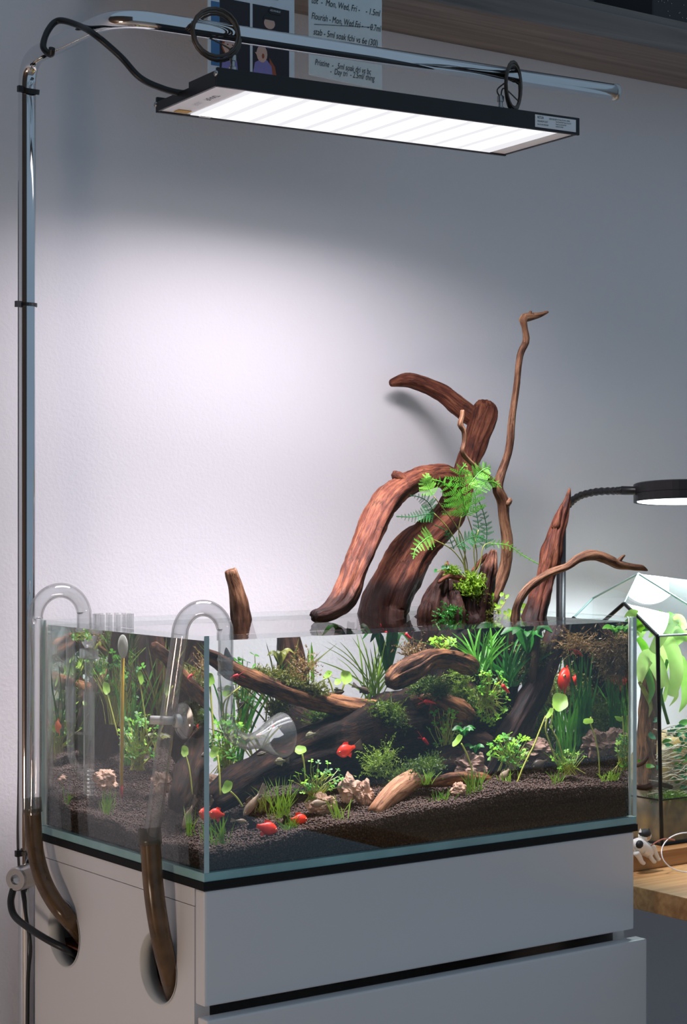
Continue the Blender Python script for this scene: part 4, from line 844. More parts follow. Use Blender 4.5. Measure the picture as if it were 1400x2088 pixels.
rl_ = thing('leaning_log', (.56, .21, .06), 'rough brown log leaning up to a splintered point at the right end of the tank', 'log')
wood('log', [('x', .430, .112, .058, .016), ('x', .492, .124, .125, .017), ('x', .546, .138, .195, .0155), ('a', 1088, 1262, 23, 0.148), ('a', 1098, 1225, 21, 0.150), ('a', 1112, 1180, 19, 0.152), ('a', 1124, 1130, 19, 0.154), ('a', 1136, 1080, 15, 0.157), ('a', 1148, 1045, 12, 0.159), ('a', 1156, 1020, 7, 0.161), ('a', 1161, 996, 2, 0.162)], 'w_red', rl_, 34, .2, 6.3, .003, blunt=False, ridge=.6)
wood('splinter', [('a', 1132, 1075, 10, 0.155), ('a', 1140, 1045, 6, 0.156), ('a', 1146, 1030, 2, 0.157)], 'w_red', rl_, 10, .25, 2.3, .003, blunt=False)
hb = thing('hooked_branch', (.53, .127, .2), 'slim weathered branch bowing out over the terrarium roof', 'branch')
wood('branch', [('x', .505, .118, .17, .006), ('a', 1050, 1262, 9, 0.127), ('a', 1054, 1235, 9, 0.127), ('a', 1068, 1208, 9, 0.125), ('a', 1095, 1184, 9, 0.120), ('a', 1125, 1167, 8, 0.114), ('a', 1155, 1156, 8, 0.108), ('a', 1182, 1138, 9, 0.102), ('a', 1212, 1132, 11, 0.097), ('a', 1240, 1142, 10, 0.092), ('a', 1262, 1152, 9, 0.089), ('a', 1290, 1156, 7, 0.085), ('a', 1308, 1158, 6, 0.082), ('a', 1319, 1163, 2, 0.080)], 'w_tan', hb, 14, .2, 2.7, .003, blunt=False)
wood('snag', [('a', 1258, 1149, 5, 0.088), ('a', 1266, 1138, 4, 0.087), ('a', 1273, 1132, 2.5, 0.086)], 'w_tan', hb, 8, .2, 7.1, .002)
lp = thing('upright_log', (.25, .317, .05), 'short upright log end poking out of the water on the left', 'log')
wood('log', [('x', .268, .25, .075, .020), ('x', .256, .29, .13, .018), ('x', .249, .312, .20, .0165), ('a', 491, 1268, 20, .317), ('a', 488, 1235, 18, .318), ('a', 482, 1205, 16, .318), ('a', 474, 1180, 14, .318), ('a', 469, 1162, 12, .318)], 'w_tan', lp, 28, .13, 9.3, .003, ridge=.4)

# sunken wood
bt = thing('sunken_trunk', (.30, .20, .05), 'massive dark sunken trunk lying across the middle of the tank', 'driftwood')
wood('trunk', [('w', 425, 1640, 28, .10), ('w', 480, 1605, 36, .12), ('w', 550, 1565, 40, .15), ('w', 640, 1530, 56, .18), ('w', 730, 1505, 72, .20), ('w', 820, 1485, 78, .21), ('w', 900, 1470, 66, .21), ('w', 960, 1430, 50, .22)], 'w_dark', bt, 26, .22, 3.5, .005)
wood('trunk', [('w', 700, 1545, 50, .22), ('w', 790, 1535, 58, .21), ('w', 880, 1530, 60, .20), ('w', 960, 1530, 46, .20), ('w', 1010, 1545, 26, .20)], 'w_dark', bt, 24, .25, 5.2, .005)
wood('limb', [('w', 890, 1470, 36, .215), ('w', 905, 1400, 40, .22), ('w', 920, 1330, 42, .225), ('x', .50, .235, .225, .028)], 'w_dark', bt, 22, .25, 8.2, .004)
wood('limb', [('w', 560, 1440, 18, .30), ('w', 600, 1470, 34, .27), ('w', 650, 1500, 42, .24), ('w', 700, 1515, 40, .22)], 'w_dark', bt, 18, .22, 1.9, .004)
wood('limb', [('w', 880, 1440, 30, .16), ('w', 925, 1455, 28, .15), ('w', 960, 1470, 20, .15)], 'w_mid', bt, 16, .3, 7.3, .003)
wood('limb', [('w', 830, 1440, 18, .18), ('w', 870, 1420, 16, .17), ('w', 905, 1400, 14, .17)], 'w_mid', bt, 14, .25, 2.6, .003)
wood('limb', [('w', 960, 1560, 30, .13), ('w', 900, 1560, 30, .12), ('w', 850, 1580, 18, .11)], 'w_dark', bt, 16, .3, 6.9, .003)
lb = thing('slanting_branch', (.2, .15, .12), 'long dark branch slanting down from the outlet pipe under water', 'branch')
wood('branch', [('x', .035, .135, .225, .008), ('w', 432, 1340, 16, .14), ('w', 475, 1368, 20, .145), ('w', 530, 1392, 20, .155), ('w', 590, 1413, 20, .165), ('w', 650, 1430, 20, .175), ('w', 720, 1443, 20, .185), ('w', 790, 1450, 18, .195), ('w', 840, 1450, 14, .2)], 'w_mid', lb, 16, .16, 4.7, .003)
wood('stub', [('w', 470, 1368, 15, .146), ('w', 464, 1340, 10, .144), ('w', 461, 1322, 3, .143)], 'w_dark', lb, 12, .2, 5.7, .003, blunt=False)
sl = thing('bent_log', (.38, .10, .15), 'short bent sunken log with a bright top near the water surface', 'log')
wood('log', [('w', 792, 1392, 14, .10), ('w', 815, 1378, 22, .105), ('w', 850, 1360, 24, .11), ('w', 880, 1342, 20, .115), ('w', 920, 1344, 18, .12), ('w', 950, 1354, 18, .125), ('w', 968, 1366, 13, .13)], 'w_mid', sl, 30, .22, 8.8, .002, ridge=.55)
fl = thing('hollow_log', (.2, .05, .04), 'smooth tan hollow log lying on the soil in the foreground', 'log')
wood('log', [('w', 762, 1660, 18, .045), ('w', 782, 1635, 21, .05), ('w', 808, 1610, 22, .058), ('w', 838, 1592, 20, .068), ('w', 862, 1586, 15, .078)], 'w_log', fl, 16, .10, 2.4, .003)
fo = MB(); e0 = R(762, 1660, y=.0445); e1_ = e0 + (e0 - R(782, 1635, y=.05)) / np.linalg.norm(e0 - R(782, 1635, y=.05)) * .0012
fo.lathe(e1_, e0 - R(782, 1635, y=.05), [(.0005, -.001), (.006, -.0005), (.006, .0015), (.0005, .0016)], 16); fo.build('hollow', 'f_black', fl)  # black disc on the solid log end, painted in for a shaded opening
fs2 = thing('fallen_branch', (.4, .06, .06), 'split fallen branch lying in front of the right-hand rocks', 'branch')
wood('branch', [('w', 868, 1600, 8, .07), ('w', 900, 1593, 12, .07), ('w', 940, 1588, 13, .072), ('w', 985, 1590, 11, .075), ('w', 1010, 1600, 6, .08)], 'w_mid', fs2, 14, .25, 5.3, .003)
tw = thing('terrarium_log', A(1318, 1600, y=.17), 'brown wood post standing inside the terrarium by the left pane', 'log')
wood('post', [('a', 1318, 1640, 26, .19), ('a', 1318, 1560, 22, .19), ('a', 1320, 1480, 20, .19), ('a', 1322, 1400, 17, .19), ('a', 1312, 1350, 12, .19)], 'w_mid', tw, 18, .2, 1.4, .004)
wood('spur', [('a', 1330, 1585, 14, .16), ('a', 1324, 1545, 8, .16), ('a', 1317, 1502, 3, .16)], 'w_mid', tw, 12, .2, 3.4, .003, blunt=False)
wood('root', [('a', 1296, 1605, 5, .15), ('a', 1318, 1606, 6, .148), ('a', 1340, 1598, 6, .148), ('a', 1370, 1605, 4, .15)], 'w_tan', tw, 10, .2, 6.4, .003)
wood('root', [('a', 1296, 1562, 4, .152), ('a', 1310, 1555, 5, .15), ('a', 1320, 1543, 4, .15)], 'w_tan', tw, 10, .2, 5.4, .003)

# ================================================================== rocks
def rock(px, py, rx, rz, y, label, mat='rock', seed=0, air=False, left=None):
    c = A(px, py, y=y) if air else (R(px, py, x=left, face='left') if left else R(px, py, y=y))
    k = pxs(c) * .95; b = MB(); n, m_ = 32, 22; vs = []
    for i in range(m_ + 1):
        ph = math.pi * i / m_
        for j in range(n):
            t = 2 * math.pi * j / n; d = Vector((math.sin(ph) * math.cos(t), math.sin(ph) * math.sin(t), math.cos(ph)))
            f = 1 + .45 * mnoise.noise(d * 1.7 + Vector((seed, 0, 0))) + .2 * mnoise.noise(d * 4 + Vector((seed, 2, 0))) + .08 * mnoise.noise(d * 9 + Vector((seed, 5, 1))) - .22 * abs(mnoise.noise(d * 3 + Vector((seed, 7, 3)))) + .07 * mnoise.noise(d * 20 + Vector((seed, 1, 1)))
            vs.append((c[0] + d.x * rx * k * f, c[1] + d.y * (rx + rz) * .45 * k * f, c[2] + d.z * rz * k * f))
    b.add(vs, [(i * n + j, (i + 1) * n + j, (i + 1) * n + (j + 1) % n, i * n + (j + 1) % n) for i in range(m_) for j in range(n)])
    return tag(b.build('rock', mat, smooth=False), label, 'rock', 'rocks in the aquarium')
rock(712, 1608, 26, 28, .085, 'pale pinkish craggy rock in the middle foreground beside the hollow log', seed=1)
rock(742, 1618, 20, 30, .08, 'upright ridged rock touching the hollow log', seed=2.5)
rock(655, 1640, 34, 22, .07, 'low rounded pale rock behind the grey catfish in the foreground', seed=4)
rock(958, 1566, 44, 32, .095, 'large craggy brown rock right of centre above the fallen branch', 'rock_d', 6)
rock(936, 1610, 22, 15, .05, 'small pale flat stone at the foot of the fallen branch', seed=8)
rock(445, 1600, 40, 26, .16, 'ochre rock at the far left seen behind the tank corner', seed=9.5)
rock(1090, 1530, 44, 24, .11, 'weathered flat rock under the tall right-hand pennywort', 'rock_d', 11)
rock(1215, 1518, 34, 30, .07, 'grey rock in the right corner below the yellow pennywort', 'rock_d', 13)
rock(120, 1585, 34, 20, 0, 'jagged tan rock low in the rear left corner by the inlet pipe', seed=15, left=.05)
rock(215, 1590, 44, 24, 0, 'broad tan rock behind the thermometer bulb', seed=17, left=.07)

# ================================================================== small lamp, figurine, ring
lm = thing('gooseneck_lamp', A(1140, 1300, y=.40), 'black gooseneck lamp with a round head over the terrarium', 'lamp')
lx, ly = float(A(1140, 1200, y=.40)[0]), .40
hc = A(1392, 1003, y=.24); hd = np.array([0.0, 0, 1.])
MB().lathe((lx, ly, DZ), Z3, [(.04, 0), (.04, .012), (.012, .016), (.008, .03)], 28).build('base', 'blackmet', lm)
MB().tube([np.array([lx, ly, DZ + .02]), np.array(A(1144, 1060, y=.40))], .0068, 14).build('pole', 'blackmet', lm, smooth=True)
gp = spline([A(1143, 1075, y=.40), A(1147, 1050, y=.398), A(1158, 1030, y=.39), A(1180, 1012, y=.37), A(1215, 1003, y=.34), A(1255, 1001, y=.30), A(1270, 1000, y=.285)], 14)
rr2 = [.0052 + .0006 * math.sin(i * 1.6) for i in range(len(gp))]
MB().tube(gp, rr2, 12).build('gooseneck', 'black', lm, smooth=True)
hr = (1392 - 1290) * pxs(hc) * .98
MB().tube([A(1266, 1000, y=.288), hc - (hc - A(1266, 1000, y=.288)) * .35], .0062, 14).build('socket', 'black', lm, smooth=True)
hcz = float(A(1344, 1005, y=.24)[2])
HH = 19 * pxs(hc); HA = np.array([0, 0, 1.]) + FW * .07; HA = HA / np.linalg.norm(HA)
MB().lathe((hc[0], hc[1], hcz - HH * .95), HA, [(hr - .004, .003), (hr, 0), (hr, HH * .85), (hr - .0006, HH * .87), (hr - .0006, HH * .92), (hr, HH * .94), (hr, HH * 1.9), (hr - .003, HH * 2.02), (.002, HH * 2.05)], 48).build('head', 'blackmet', lm, smooth=False)
M['lens'] = mat_emit('small_lamp_lens', (.85, .97, 1, 1), 4.0)
MB().lathe((hc[0], hc[1], hcz - HH * .95), HA, [(.001, .0005), (hr - .005, .0005), (hr - .005, .003), (.001, .003)], 40).build('lens', 'lens', lm)
sl_ = bpy.data.lights.new('terrarium_lamp', 'AREA'); sl_.shape = 'DISK'; sl_.size = hr * 1.8; sl_.energy = SMALL_LAMP_W; sl_.color = (.82, .97, 1); sl_.spread = math.radians(120)
so = bpy.data.objects.new('terrarium_lamp', sl_); col.objects.link(so); so.parent = lm; so.location = V3((hc[0], hc[1], hcz - HH * .95 - .002)) - WLOC[lm]; so.rotation_euler = V3(-HA).to_track_quat('-Z', 'Y').to_euler()

yk = .098
ct = thing('cat_figurine', A(1315, 1755, y=yk), 'small black and white cat figurine with dangling paws on the terrarium plank', 'figurine')
kf = pxs(A(1315, 1720, y=yk)); P_ = lambda px, py, dy=0.: A(px, py, y=yk + dy)
b = MB(); b.tube(spline([P_(1290, 1722, .004), P_(1298, 1722), P_(1308, 1726), P_(1318, 1734), P_(1324, 1742)], 4), [v * kf for v in np.interp(np.linspace(0, 1, 17), [0, .3, .7, 1], [9, 15, 15, 10])], 16)
b.build('body', 'fur_w', ct, smooth=True)
MB().ell(P_(1314, 1704), (15 * kf, 12 * kf, 12 * kf), 18, 12).build('head', 'fur_w', ct, smooth=True)
MB().ell(P_(1314, 1700, -.001), (13.5 * kf, 12 * kf, 10 * kf), 18, 10).build('head_patch', 'fur_b', ct, smooth=True)
MB().ell(P_(1321, 1708, -.006), (5 * kf, 4 * kf, 4.5 * kf), 12, 8).build('muzzle', 'pink', ct, smooth=True)
MB().ell(P_(1303, 1722, -.005), (10 * kf, 8 * kf, 9 * kf), 14, 8).build('back_patch', 'fur_b', ct, smooth=True)
for pts in (((1318, 1728), (1330, 1727), (1336, 1740), (1342, 1752)), ((1310, 1734), (1320, 1736), (1326, 1748), (1333, 1757)), ((1296, 1738), (1302, 1746), (1307, 1756), (1311, 1760))):
    b = MB(); b.tube(spline([P_(x, y, -.004) for x, y in pts], 4), [v * kf for v in np.linspace(7, 4, 13)], 10); b.ell(P_(*pts[-1], -.004), (5 * kf, 4.5 * kf, 4 * kf), 10, 7); b.build('paw', 'fur_w', ct, smooth=True)
for dx in (-9, 8): MB().lathe(P_(1314 + dx, 1695), Z3, [(4 * kf, -2 * kf), (.2 * kf, 6 * kf)], 10).build('ear', 'fur_w' if dx < 0 else 'fur_b', ct)
tag(MB().tube(spline([P_(1326, 1724, -.007), P_(1348, 1712, -.01), P_(1362, 1711, -.012), P_(1375, 1713, -.014)], 4), 1.5 * kf, 8).build('twig_rod', 'twig'), 'thin reddish twig held by the cat figurine', 'twig')
ri = spline([P_(1400 + 52 * math.cos(a), 1738 - 40 * math.sin(a), -.02 + .012 * math.sin(a)) for a in np.linspace(0, 2 * math.pi, 25)[:-1]], 2)
tag(MB().tube(ri, 1.3 * kf, 8, closed=True).build('wire_ring', 'white', smooth=True), 'thin white wire ring standing on the desk in front of the terrarium', 'ring')
# ================================================================== plants
Zb = lambda x, y: float(soil_z(x, y))
def soilpt(px, y):    # where the soil is met below a pixel column at depth y
    p = R(px, 1600, y=y); x = min(.588, max(.012, float(p[0]))); return np.array([x, y, Zb(x, y)])
def clampin(p): return np.array([min(.590, max(.010, p[0])), min(.350, max(.010, p[1])), min(WL - .002, p[2])])
def disc_leaf(name, c, nrm, r, mat, parent, notch=.25, cup=.25, n=22, wav=.06, stretch=1.):
    nv = V3(nrm).normalized(); u = nv.cross(Vector((0, 0, 1))); u = u.normalized() if u.length > .05 else Vector((1, 0, 0)); v = nv.cross(u); c = V3(c); b = MB(); vs = [c]
    for rr in (.5, 1.):
        for k in range(n):
            a = 2 * math.pi * k / n; q = r * rr * (1 + wav * math.sin(a * 5 + 1)) * (1 - notch * max(0, math.cos(a)) ** 12)
            vs.append(c + u * q * math.cos(a) * stretch + v * q * math.sin(a) + nv * (cup * q * rr + .04 * r * math.sin(a * 3)))
    fs = [(0, 1 + k, 1 + (k + 1) % n) for k in range(n)] + [(1 + k, 1 + n + k, 1 + n + (k + 1) % n, 1 + (k + 1) % n) for k in range(n)]
    return b.add(vs, fs).build(name, mat, parent, smooth=True, fix=False)
def pennywort(label, leaves, stems, y, base_px, left=None):
    """leaves: (px,py,r,tilt); stems: pixel paths from soil to leaf"""
    RR = (lambda a, b_, d=0: clampin(R(a, b_, x=left + d, face='left'))) if left else (lambda a, b_, d=0: clampin(R(a, b_, y=y + d)))
    t = thing('pennywort', RR(*base_px), label, 'plant', 'pennyworts')
    for (px, py, r_, nx_, nz_) in leaves:
        c = RR(px, py); disc_leaf('leaf', c, -FW * .55 + RT * nx_ + UP * nz_, r_ * pxs(c) * .95, 'l_penny', t, cup=.28)
    for s_ in stems:
        MB().tube(spline([RR(px, py, .002 * i) for i, (px, py) in enumerate(s_)], 6), .0011, 6).build('stem', 'l_stem', t, smooth=True)
pennywort('largest round pennywort leaf above the right-hand rock, on long yellow stalks', [(1140, 1434, 22, .1, .35), (1122, 1456, 13, -.7, .6), (1123, 1482, 5, .2, .5)], [((1053, 1598), (1068, 1560), (1088, 1520), (1098, 1495), (1112, 1460)), ((1137, 1562), (1122, 1520), (1112, 1485), (1120, 1455), (1136, 1436)), ((1150, 1555), (1137, 1510), (1124, 1484), (1126, 1455))], .055, (1130, 1565))
pennywort('yellow-green folded pennywort leaf on a lone curved stalk near the right pane', [(1198, 1467, 14, .1, -.9)], [((1222, 1586), (1220, 1540), (1212, 1500), (1204, 1478), (1204, 1462))], .03, (1222, 1586))
pennywort('small pennywort leaf bending in from the extreme right edge of the tank', [(1262, 1463, 12, -.3, -.9)], [((1284, 1545), (1283, 1500), (1278, 1478), (1268, 1460))], .012, (1284, 1560))
pennywort('curled yellow pennywort leaf standing in front of the large brown rock', [(934, 1512, 16, -.6, .7)], [((964, 1610), (962, 1570), (950, 1535), (940, 1516))], .045, (964, 1612))
pennywort('pennywort leaf standing against the dark trunk beside the outlet bell', [(612, 1532, 15, .1, .9)], [((622, 1590), (620, 1560), (616, 1538))], .08, (622, 1600))
pennywort('bright heart-shaped pennywort leaf beside the front left corner', [(464, 1606, 15, -.2, .35)], [((495, 1645), (484, 1628), (470, 1614))], .03, (500, 1650))
pennywort('pennywort leaf with twin stalks against the bright wall under the slanting branch', [(464, 1410, 13, -.2, .3)], [((460, 1470), (462, 1440), (468, 1418)), ((455, 1468), (458, 1430), (490, 1400))], .16, (460, 1480))
pennywort('dark round leaf above the middle of the slanting branch', [(704, 1382, 15, .3, .2), (688, 1392, 9, 0, .6), (668, 1378, 12, -.3, .7)], [((690, 1425), (698, 1405), (704, 1388)), ((682, 1425), (676, 1400), (668, 1380))], .2, (690, 1428))
pennywort('pennywort leaf seen through the side pane just left of the corner', [(376, 1533, 13, -.2, .3)], [((392, 1620), (386, 1570), (378, 1538))], 0, (392, 1640), left=.05)
pennywort('pennywort leaves seen behind the thermometer top through the side pane', [(284, 1382, 15, .5, .2), (215, 1404, 14, .1, .2), (172, 1436, 8, 0, .8)], [((300, 1500), (292, 1440), (284, 1388)), ((240, 1500), (225, 1440), (216, 1408))], 0, (280, 1560), left=.10)
pennywort('small leaves by the inlet pipe at the rear left of the side pane', [(104, 1486, 8, .2, .3), (116, 1480, 5, .3, .2)], [((112, 1550), (108, 1515), (104, 1490))], 0, (112, 1580), left=.02)

# three-lobed carpet clumps
def clover_mesh(mat):
    b = MB(); vs = [(0, 0, 0)]; fs = []
    for l in range(3):
        a0 = l * 2 * math.pi / 3
        pts = [(.25, -.22), (.62, -.42), (.95, -.28), (.88, 0), (.95, .28), (.62, .42), (.25, .22)]
        i0 = len(vs); vs += [(x * math.cos(a0) - y * math.sin(a0), x * math.sin(a0) + y * math.cos(a0), .12 * x - .1 * abs(y)) for x, y in pts]
        fs += [(0, i0 + k, i0 + k + 1) for k in range(6)]
    me = bpy.data.meshes.new('lobed_leaf'); me.from_pydata(vs, [], fs); me.materials.append(M[mat]); me.update(); return me
CLV = {k: clover_mesh(k) for k in ('l_lime', 'l_mid', 'l_dark')}
def clump(label, px, py, rx, ry, y, n, size, mats=('l_lime', 'l_mid'), base=None, name='carpet_plant', left=None, cat='plant'):
    n = int(n * 1.25)
    RR = (lambda a, b_, d=0: clampin(R(a, b_, x=left + d, face='left'))) if left else (lambda a, b_, d=0: clampin(R(a, b_, y=max(.012, y + d))))
    bpx = base or (px, py + ry); b0 = RR(*bpx); t = thing(name, b0, label, cat, 'leafy clumps'); stem = MB()
    for i in range(n):
        a = random.uniform(0, 2 * math.pi); q = random.random() ** .55
        c = RR(px + rx * q * math.cos(a), py + ry * q * math.sin(a), random.uniform(-.014, .014)); s_ = size * 1.25 * pxs(c) * random.uniform(.7, 1.15)
        o = bpy.data.objects.new('leaf', CLV[random.choice(mats)]); col.objects.link(o); o.parent = t; o.location = V3(c) - WLOC[t]; o.scale = (s_, s_, s_)
        nz = Vector((random.gauss(0, .45), random.gauss(-.35, .4), 1)).normalized(); o.rotation_euler = (nz.to_track_quat('Z', 'Y') @ Matrix.Rotation(random.uniform(0, 6.28), 4, 'Z').to_quaternion()).to_euler()
        m_ = V3(c) * .5 + V3(b0) * .5 + Vector((random.gauss(0, .003), random.gauss(0, .003), .004)); bb = V3(b0) + Vector((random.gauss(0, .007), random.gauss(0, .004), 0))
        stem.tube(spline([bb, m_, c], 4), .0005, 4)
    tag(stem.build('stems', 'l_stem', t), kind='stuff'); return t
clump('bushy lobed clump in the centre foreground in front of the dark trunk', 645, 1590, 52, 40, .075, 46, 7, base=(640, 1635))
clump('lime green cascade of small leaves hanging on the central wood', 1000, 1420, 36, 62, .12, 60, 8, ('l_lime', 'l_lime', 'l_mid'), base=(990, 1440))
clump('bright lime leaf tuft on top of the bent log', 902, 1314, 28, 15, .125, 20, 9, ('l_lime',), base=(900, 1335))
clump('rounded lobed clump on the soil left of the tall pennywort', 1040, 1530, 46, 36, .085, 46, 9, base=(1040, 1570))
clump('sparse trailing sprig climbing the dark wood in the centre', 908, 1488, 34, 52, .13, 24, 8, ('l_mid', 'l_lime'), base=(910, 1560))
clump('small leafy sprig in the far right corner behind the pane edge', 1272, 1530, 16, 34, .02, 16, 8, ('l_mid', 'l_lime'), base=(1276, 1570))
clump('low seedlings between grass blades in front of the flat rock', 1160, 1550, 34, 22, .05, 20, 6, ('l_lime',), base=(1160, 1580))
clump('dense leafy stems behind the thermometer seen through the side pane', 285, 1505, 46, 52, 0, 60, 9, ('l_mid', 'l_lime'), base=(280, 1570), left=.14)
clump('upper leafy stems behind the skimmer seen through the side pane', 240, 1380, 60, 60, 0, 44, 9, ('l_mid', 'l_dark'), base=(250, 1480), left=.2)
clump('yellowish sprig floating at the surface beside the skimmer', 166, 1296, 22, 12, 0, 14, 9, ('l_mid',), base=(180, 1305), left=.03)
clump('leafy sprigs at the back behind the middle of the slanting branch', 690, 1470, 34, 26, .29, 22, 8, ('l_mid', 'l_dark'), base=(700, 1490))

# broad-leaved rosettes
def rosette(label, px, py, y, n, ln, w, mat='l_dark', group='rosette plants', lift=.5):
    c = clampin(R(px, py, y=y)); t = thing('rosette_plant', c, label, 'plant', group); k = pxs(c)
    for i in range(n):
        a = 2 * math.pi * i / n + random.uniform(-.3, .3); l = ln * k * random.uniform(.8, 1.15); d = np.array([math.cos(a), math.sin(a) * .7, 0])
        b = MB(); blade(b, [c, clampin(c + d * l * .5 + UP * l * lift), clampin(c + d * l + UP * l * lift * .8)], w * k, .3, face=(-.2, -.5, 1)); b.build('leaf', mat, t, smooth=True, fix=False)
rosette('dark glossy leaf star on the wood above the yellow pennywort', 946, 1500, .095, 8, 30, 7)
rosette('second dark leaf star just above the large brown rock', 968, 1535, .09, 8, 28, 6)
rosette('broad green leaves at the surface behind the central wood', 1075, 1330, .13, 9, 62, 12, lift=.7)
rosette('green leaves at the water line in the upper right corner', 1255, 1290, .03, 6, 34, 9, 'l_mid', lift=.3)
rosette('two tall dark leaves standing behind the bent log', 790, 1375, .24, 5, 60, 8, 'l_dark', lift=1.4)
rosette('small leaf pair growing on the upright log below the surface', 570, 1355, .28, 5, 30, 7, 'l_olive', lift=.8)
rosette('bronze narrow leaves hanging left of the sunken trunk against the wall', 505, 1512, .22, 9, 46, 6, 'l_olive', lift=.2)

# grasses
def grass(label, px, py, y, n, ln, spread, w=1.1, mat='l_grass', name='grass_tuft', left=None, bend=.35, drop=0., group='grass tufts', jig=.006, up=1.):
    if left: p0 = clampin(R(px, py, x=left, face='left'))
    else: p0 = clampin(R(px, py, y=y))
    t = thing(name, p0, label, 'grass', group); k = pxs(p0); b = MB()
    for i in range(n):
        p = p0 + np.array([random.gauss(0, jig), random.gauss(0, jig * .6), 0]); a = random.gauss(0, spread); a2 = random.gauss(0, spread * .7); l = ln * k * random.uniform(.55, 1.1)
        d = np.array([math.sin(a), math.sin(a2), up]); d /= np.linalg.norm(d); bd = np.array([math.sin(a) * bend * 2, math.sin(a2) * bend, -drop])
        pts = [p, p + d * l * .4, p + d * l * .75 + bd * l * .12, p + d * l + bd * l * .35]
        blade(b, [clampin(q_) for q_ in pts], w * k * random.uniform(.7, 1.2), .2, tip=.05)
    tag(b.build('blades', mat, t, smooth=True, fix=False), kind='stuff'); return t
grass('spiky light grass tuft in the front left corner', 446, 1722, .018, 26, 60, .45)
grass('tall fine grass behind the two red fish', 572, 1668, .055, 40, 85, .35, .9)
grass('short bright tuft under the black-tailed red fish', 592, 1696, .03, 24, 36, .5)
grass('sparse tuft right of the pale rock', 688, 1672, .04, 14, 50, .4)
grass('loose dry tuft in front of the grey fish', 540, 1655, .07, 18, 60, .5, .8, 'l_olive')
grass('fine tuft beside the hollow log on its right', 868, 1600, .06, 22, 42, .4)
grass('low tuft in front of the small pale stone', 905, 1642, .035, 30, 34, .6)
grass('upright tuft at the stalk of the curled yellow pennywort', 968, 1622, .04, 26, 56, .4)
grass('grass tuft left of the yellow double stalk', 1025, 1608, .055, 18, 40, .45)
grass('small tuft on the soil slope at the right', 1135, 1600, .035, 14, 36, .5)
grass('bushy grass around the flat rock on the right', 1150, 1572, .06, 40, 54, .6, .9)
grass('little bright tuft at the right end of the soil', 1245, 1592, .018, 26, 26, .7)
grass('grass tuft near the skimmer foot behind the side pane', 215, 1660, 0, 30, 52, .5, left=.012)
grass('thin green shoots at the rear left behind the side pane', 135, 1640, 0, 10, 40, .5, left=.012)
grass('grass tuft just left of the corner behind the side pane', 385, 1705, 0, 22, 60, .45, left=.012)
grass('tall straight dark blades in the right half', 1190, 1520, .085, 34, 185, .13, 2.2, 'l_dark', 'long_grass', bend=.6)
grass('bright mid-height blades beside the tall dark ones', 1155, 1540, .09, 26, 150, .2, 2., 'l_mid', 'long_grass', bend=.5)
grass('curved thin blades rising behind the bent log against the wall', 760, 1425, .24, 34, 130, .55, 1.5, 'l_grass', 'long_grass', bend=.7)
grass('long trailing blades on the central wood below the surface', 985, 1370, .13, 30, 110, .6, 2.2, 'l_mid', 'long_grass', bend=.8)
grass('arching dark blades right of the central wood', 1040, 1400, .14, 30, 120, .55, 2.6, 'l_dark', 'long_grass', bend=.7)
grass('single pale blade standing by the back pane', 640, 1388, .32, 3, 95, .08, 2.6, 'l_lime', 'long_grass', bend=.2)
grass('drooping blades along the back left against the wall', 520, 1545, .26, 8, 90, .7, 1.8, 'l_olive', 'long_grass', bend=.8)
grass('thick band of long blades behind the thermometer', 265, 1560, 0, 18, 230, .28, 2.3, 'l_mid', 'long_grass', left=.17, bend=.6)
grass('dark blades in the rear left corner by the inlet pipe', 125, 1500, 0, 7, 190, .25, 2.4, 'l_dark', 'long_grass', left=.03, bend=.9)
grass('yellowing blades under the branch seen through the side pane', 320, 1480, 0, 26, 170, .45, 2., 'l_olive', 'long_grass', left=.22, bend=.7)
grass('dark background blades behind the leaning log', 1105, 1540, .2, 34, 190, .2, 2.4, 'l_dark', 'long_grass', bend=.6)

# mosses
def moss(label, pts, y, n, ln, mat='l_moss', spread=.8, up=.6, width=.0007, rad=12, leaflets=2):
    P = [clampin(R(px, py, y=y)) for px, py in pts]; k = pxs(P[0]); b = MB(); t0 = P[0]
    def base():
        i = random.randrange(len(P) - 1) if len(P) > 1 else 0; f = random.random(); p = P[i] * (1 - f) + P[min(i + 1, len(P) - 1)] * f
        return clampin(p + np.array([random.gauss(0, rad * k * .5), random.gauss(0, rad * k * .5), random.gauss(0, rad * k * .4)]))
    strands(b, base, n, ln * k, spread, up, width, .6, leaflets)
    b.v = [(min(.591, max(.009, x)), min(.351, max(.009, y_)), min(WL - .001, z)) for x, y_, z in b.v]
    return tag(b.build('moss', mat, fix=False), label, 'moss', 'moss patches', kind=None)
moss('olive moss running along the top of the slanting branch', ((520, 1378), (570, 1390), (620, 1400), (660, 1418)), .165, 420, 24, 'l_olive', .9, .9)
moss('feathery brown moss sprays above the slanting branch', ((615, 1385), (625, 1360), (600, 1390)), .17, 60, 44, 'l_brownmoss', .8, 1.2)
moss('moss hanging under the slanting branch beside the bell', ((560, 1430), (575, 1450)), .17, 120, 28, 'l_olive', .8, -.5)
moss('moss fringe where the branch meets the central wood', ((770, 1440), (800, 1450), (810, 1480)), .165, 260, 30, 'l_moss', .9, .1)
moss('green moss tuft below the slanting branch over the cave', ((640, 1465), (665, 1462), (690, 1475)), .2, 200, 26, 'l_moss')
moss('dark green moss pad under the bent log', ((850, 1405), (890, 1400), (900, 1415)), .14, 420, 26, 'l_moss', .8, .5)
moss('brown moss spray left of the bent log top', ((850, 1330), (835, 1345)), .16, 80, 40, 'l_brownmoss', .9, .8)
moss('mossy skirt over the hollow log', ((800, 1600), (840, 1575), (870, 1570), (880, 1560)), .075, 520, 34, 'l_moss', .9, .5)
moss('spiky moss sprays in front of the cave', ((780, 1580), (765, 1560), (790, 1545)), .09, 120, 46, 'l_moss', .9, .9)
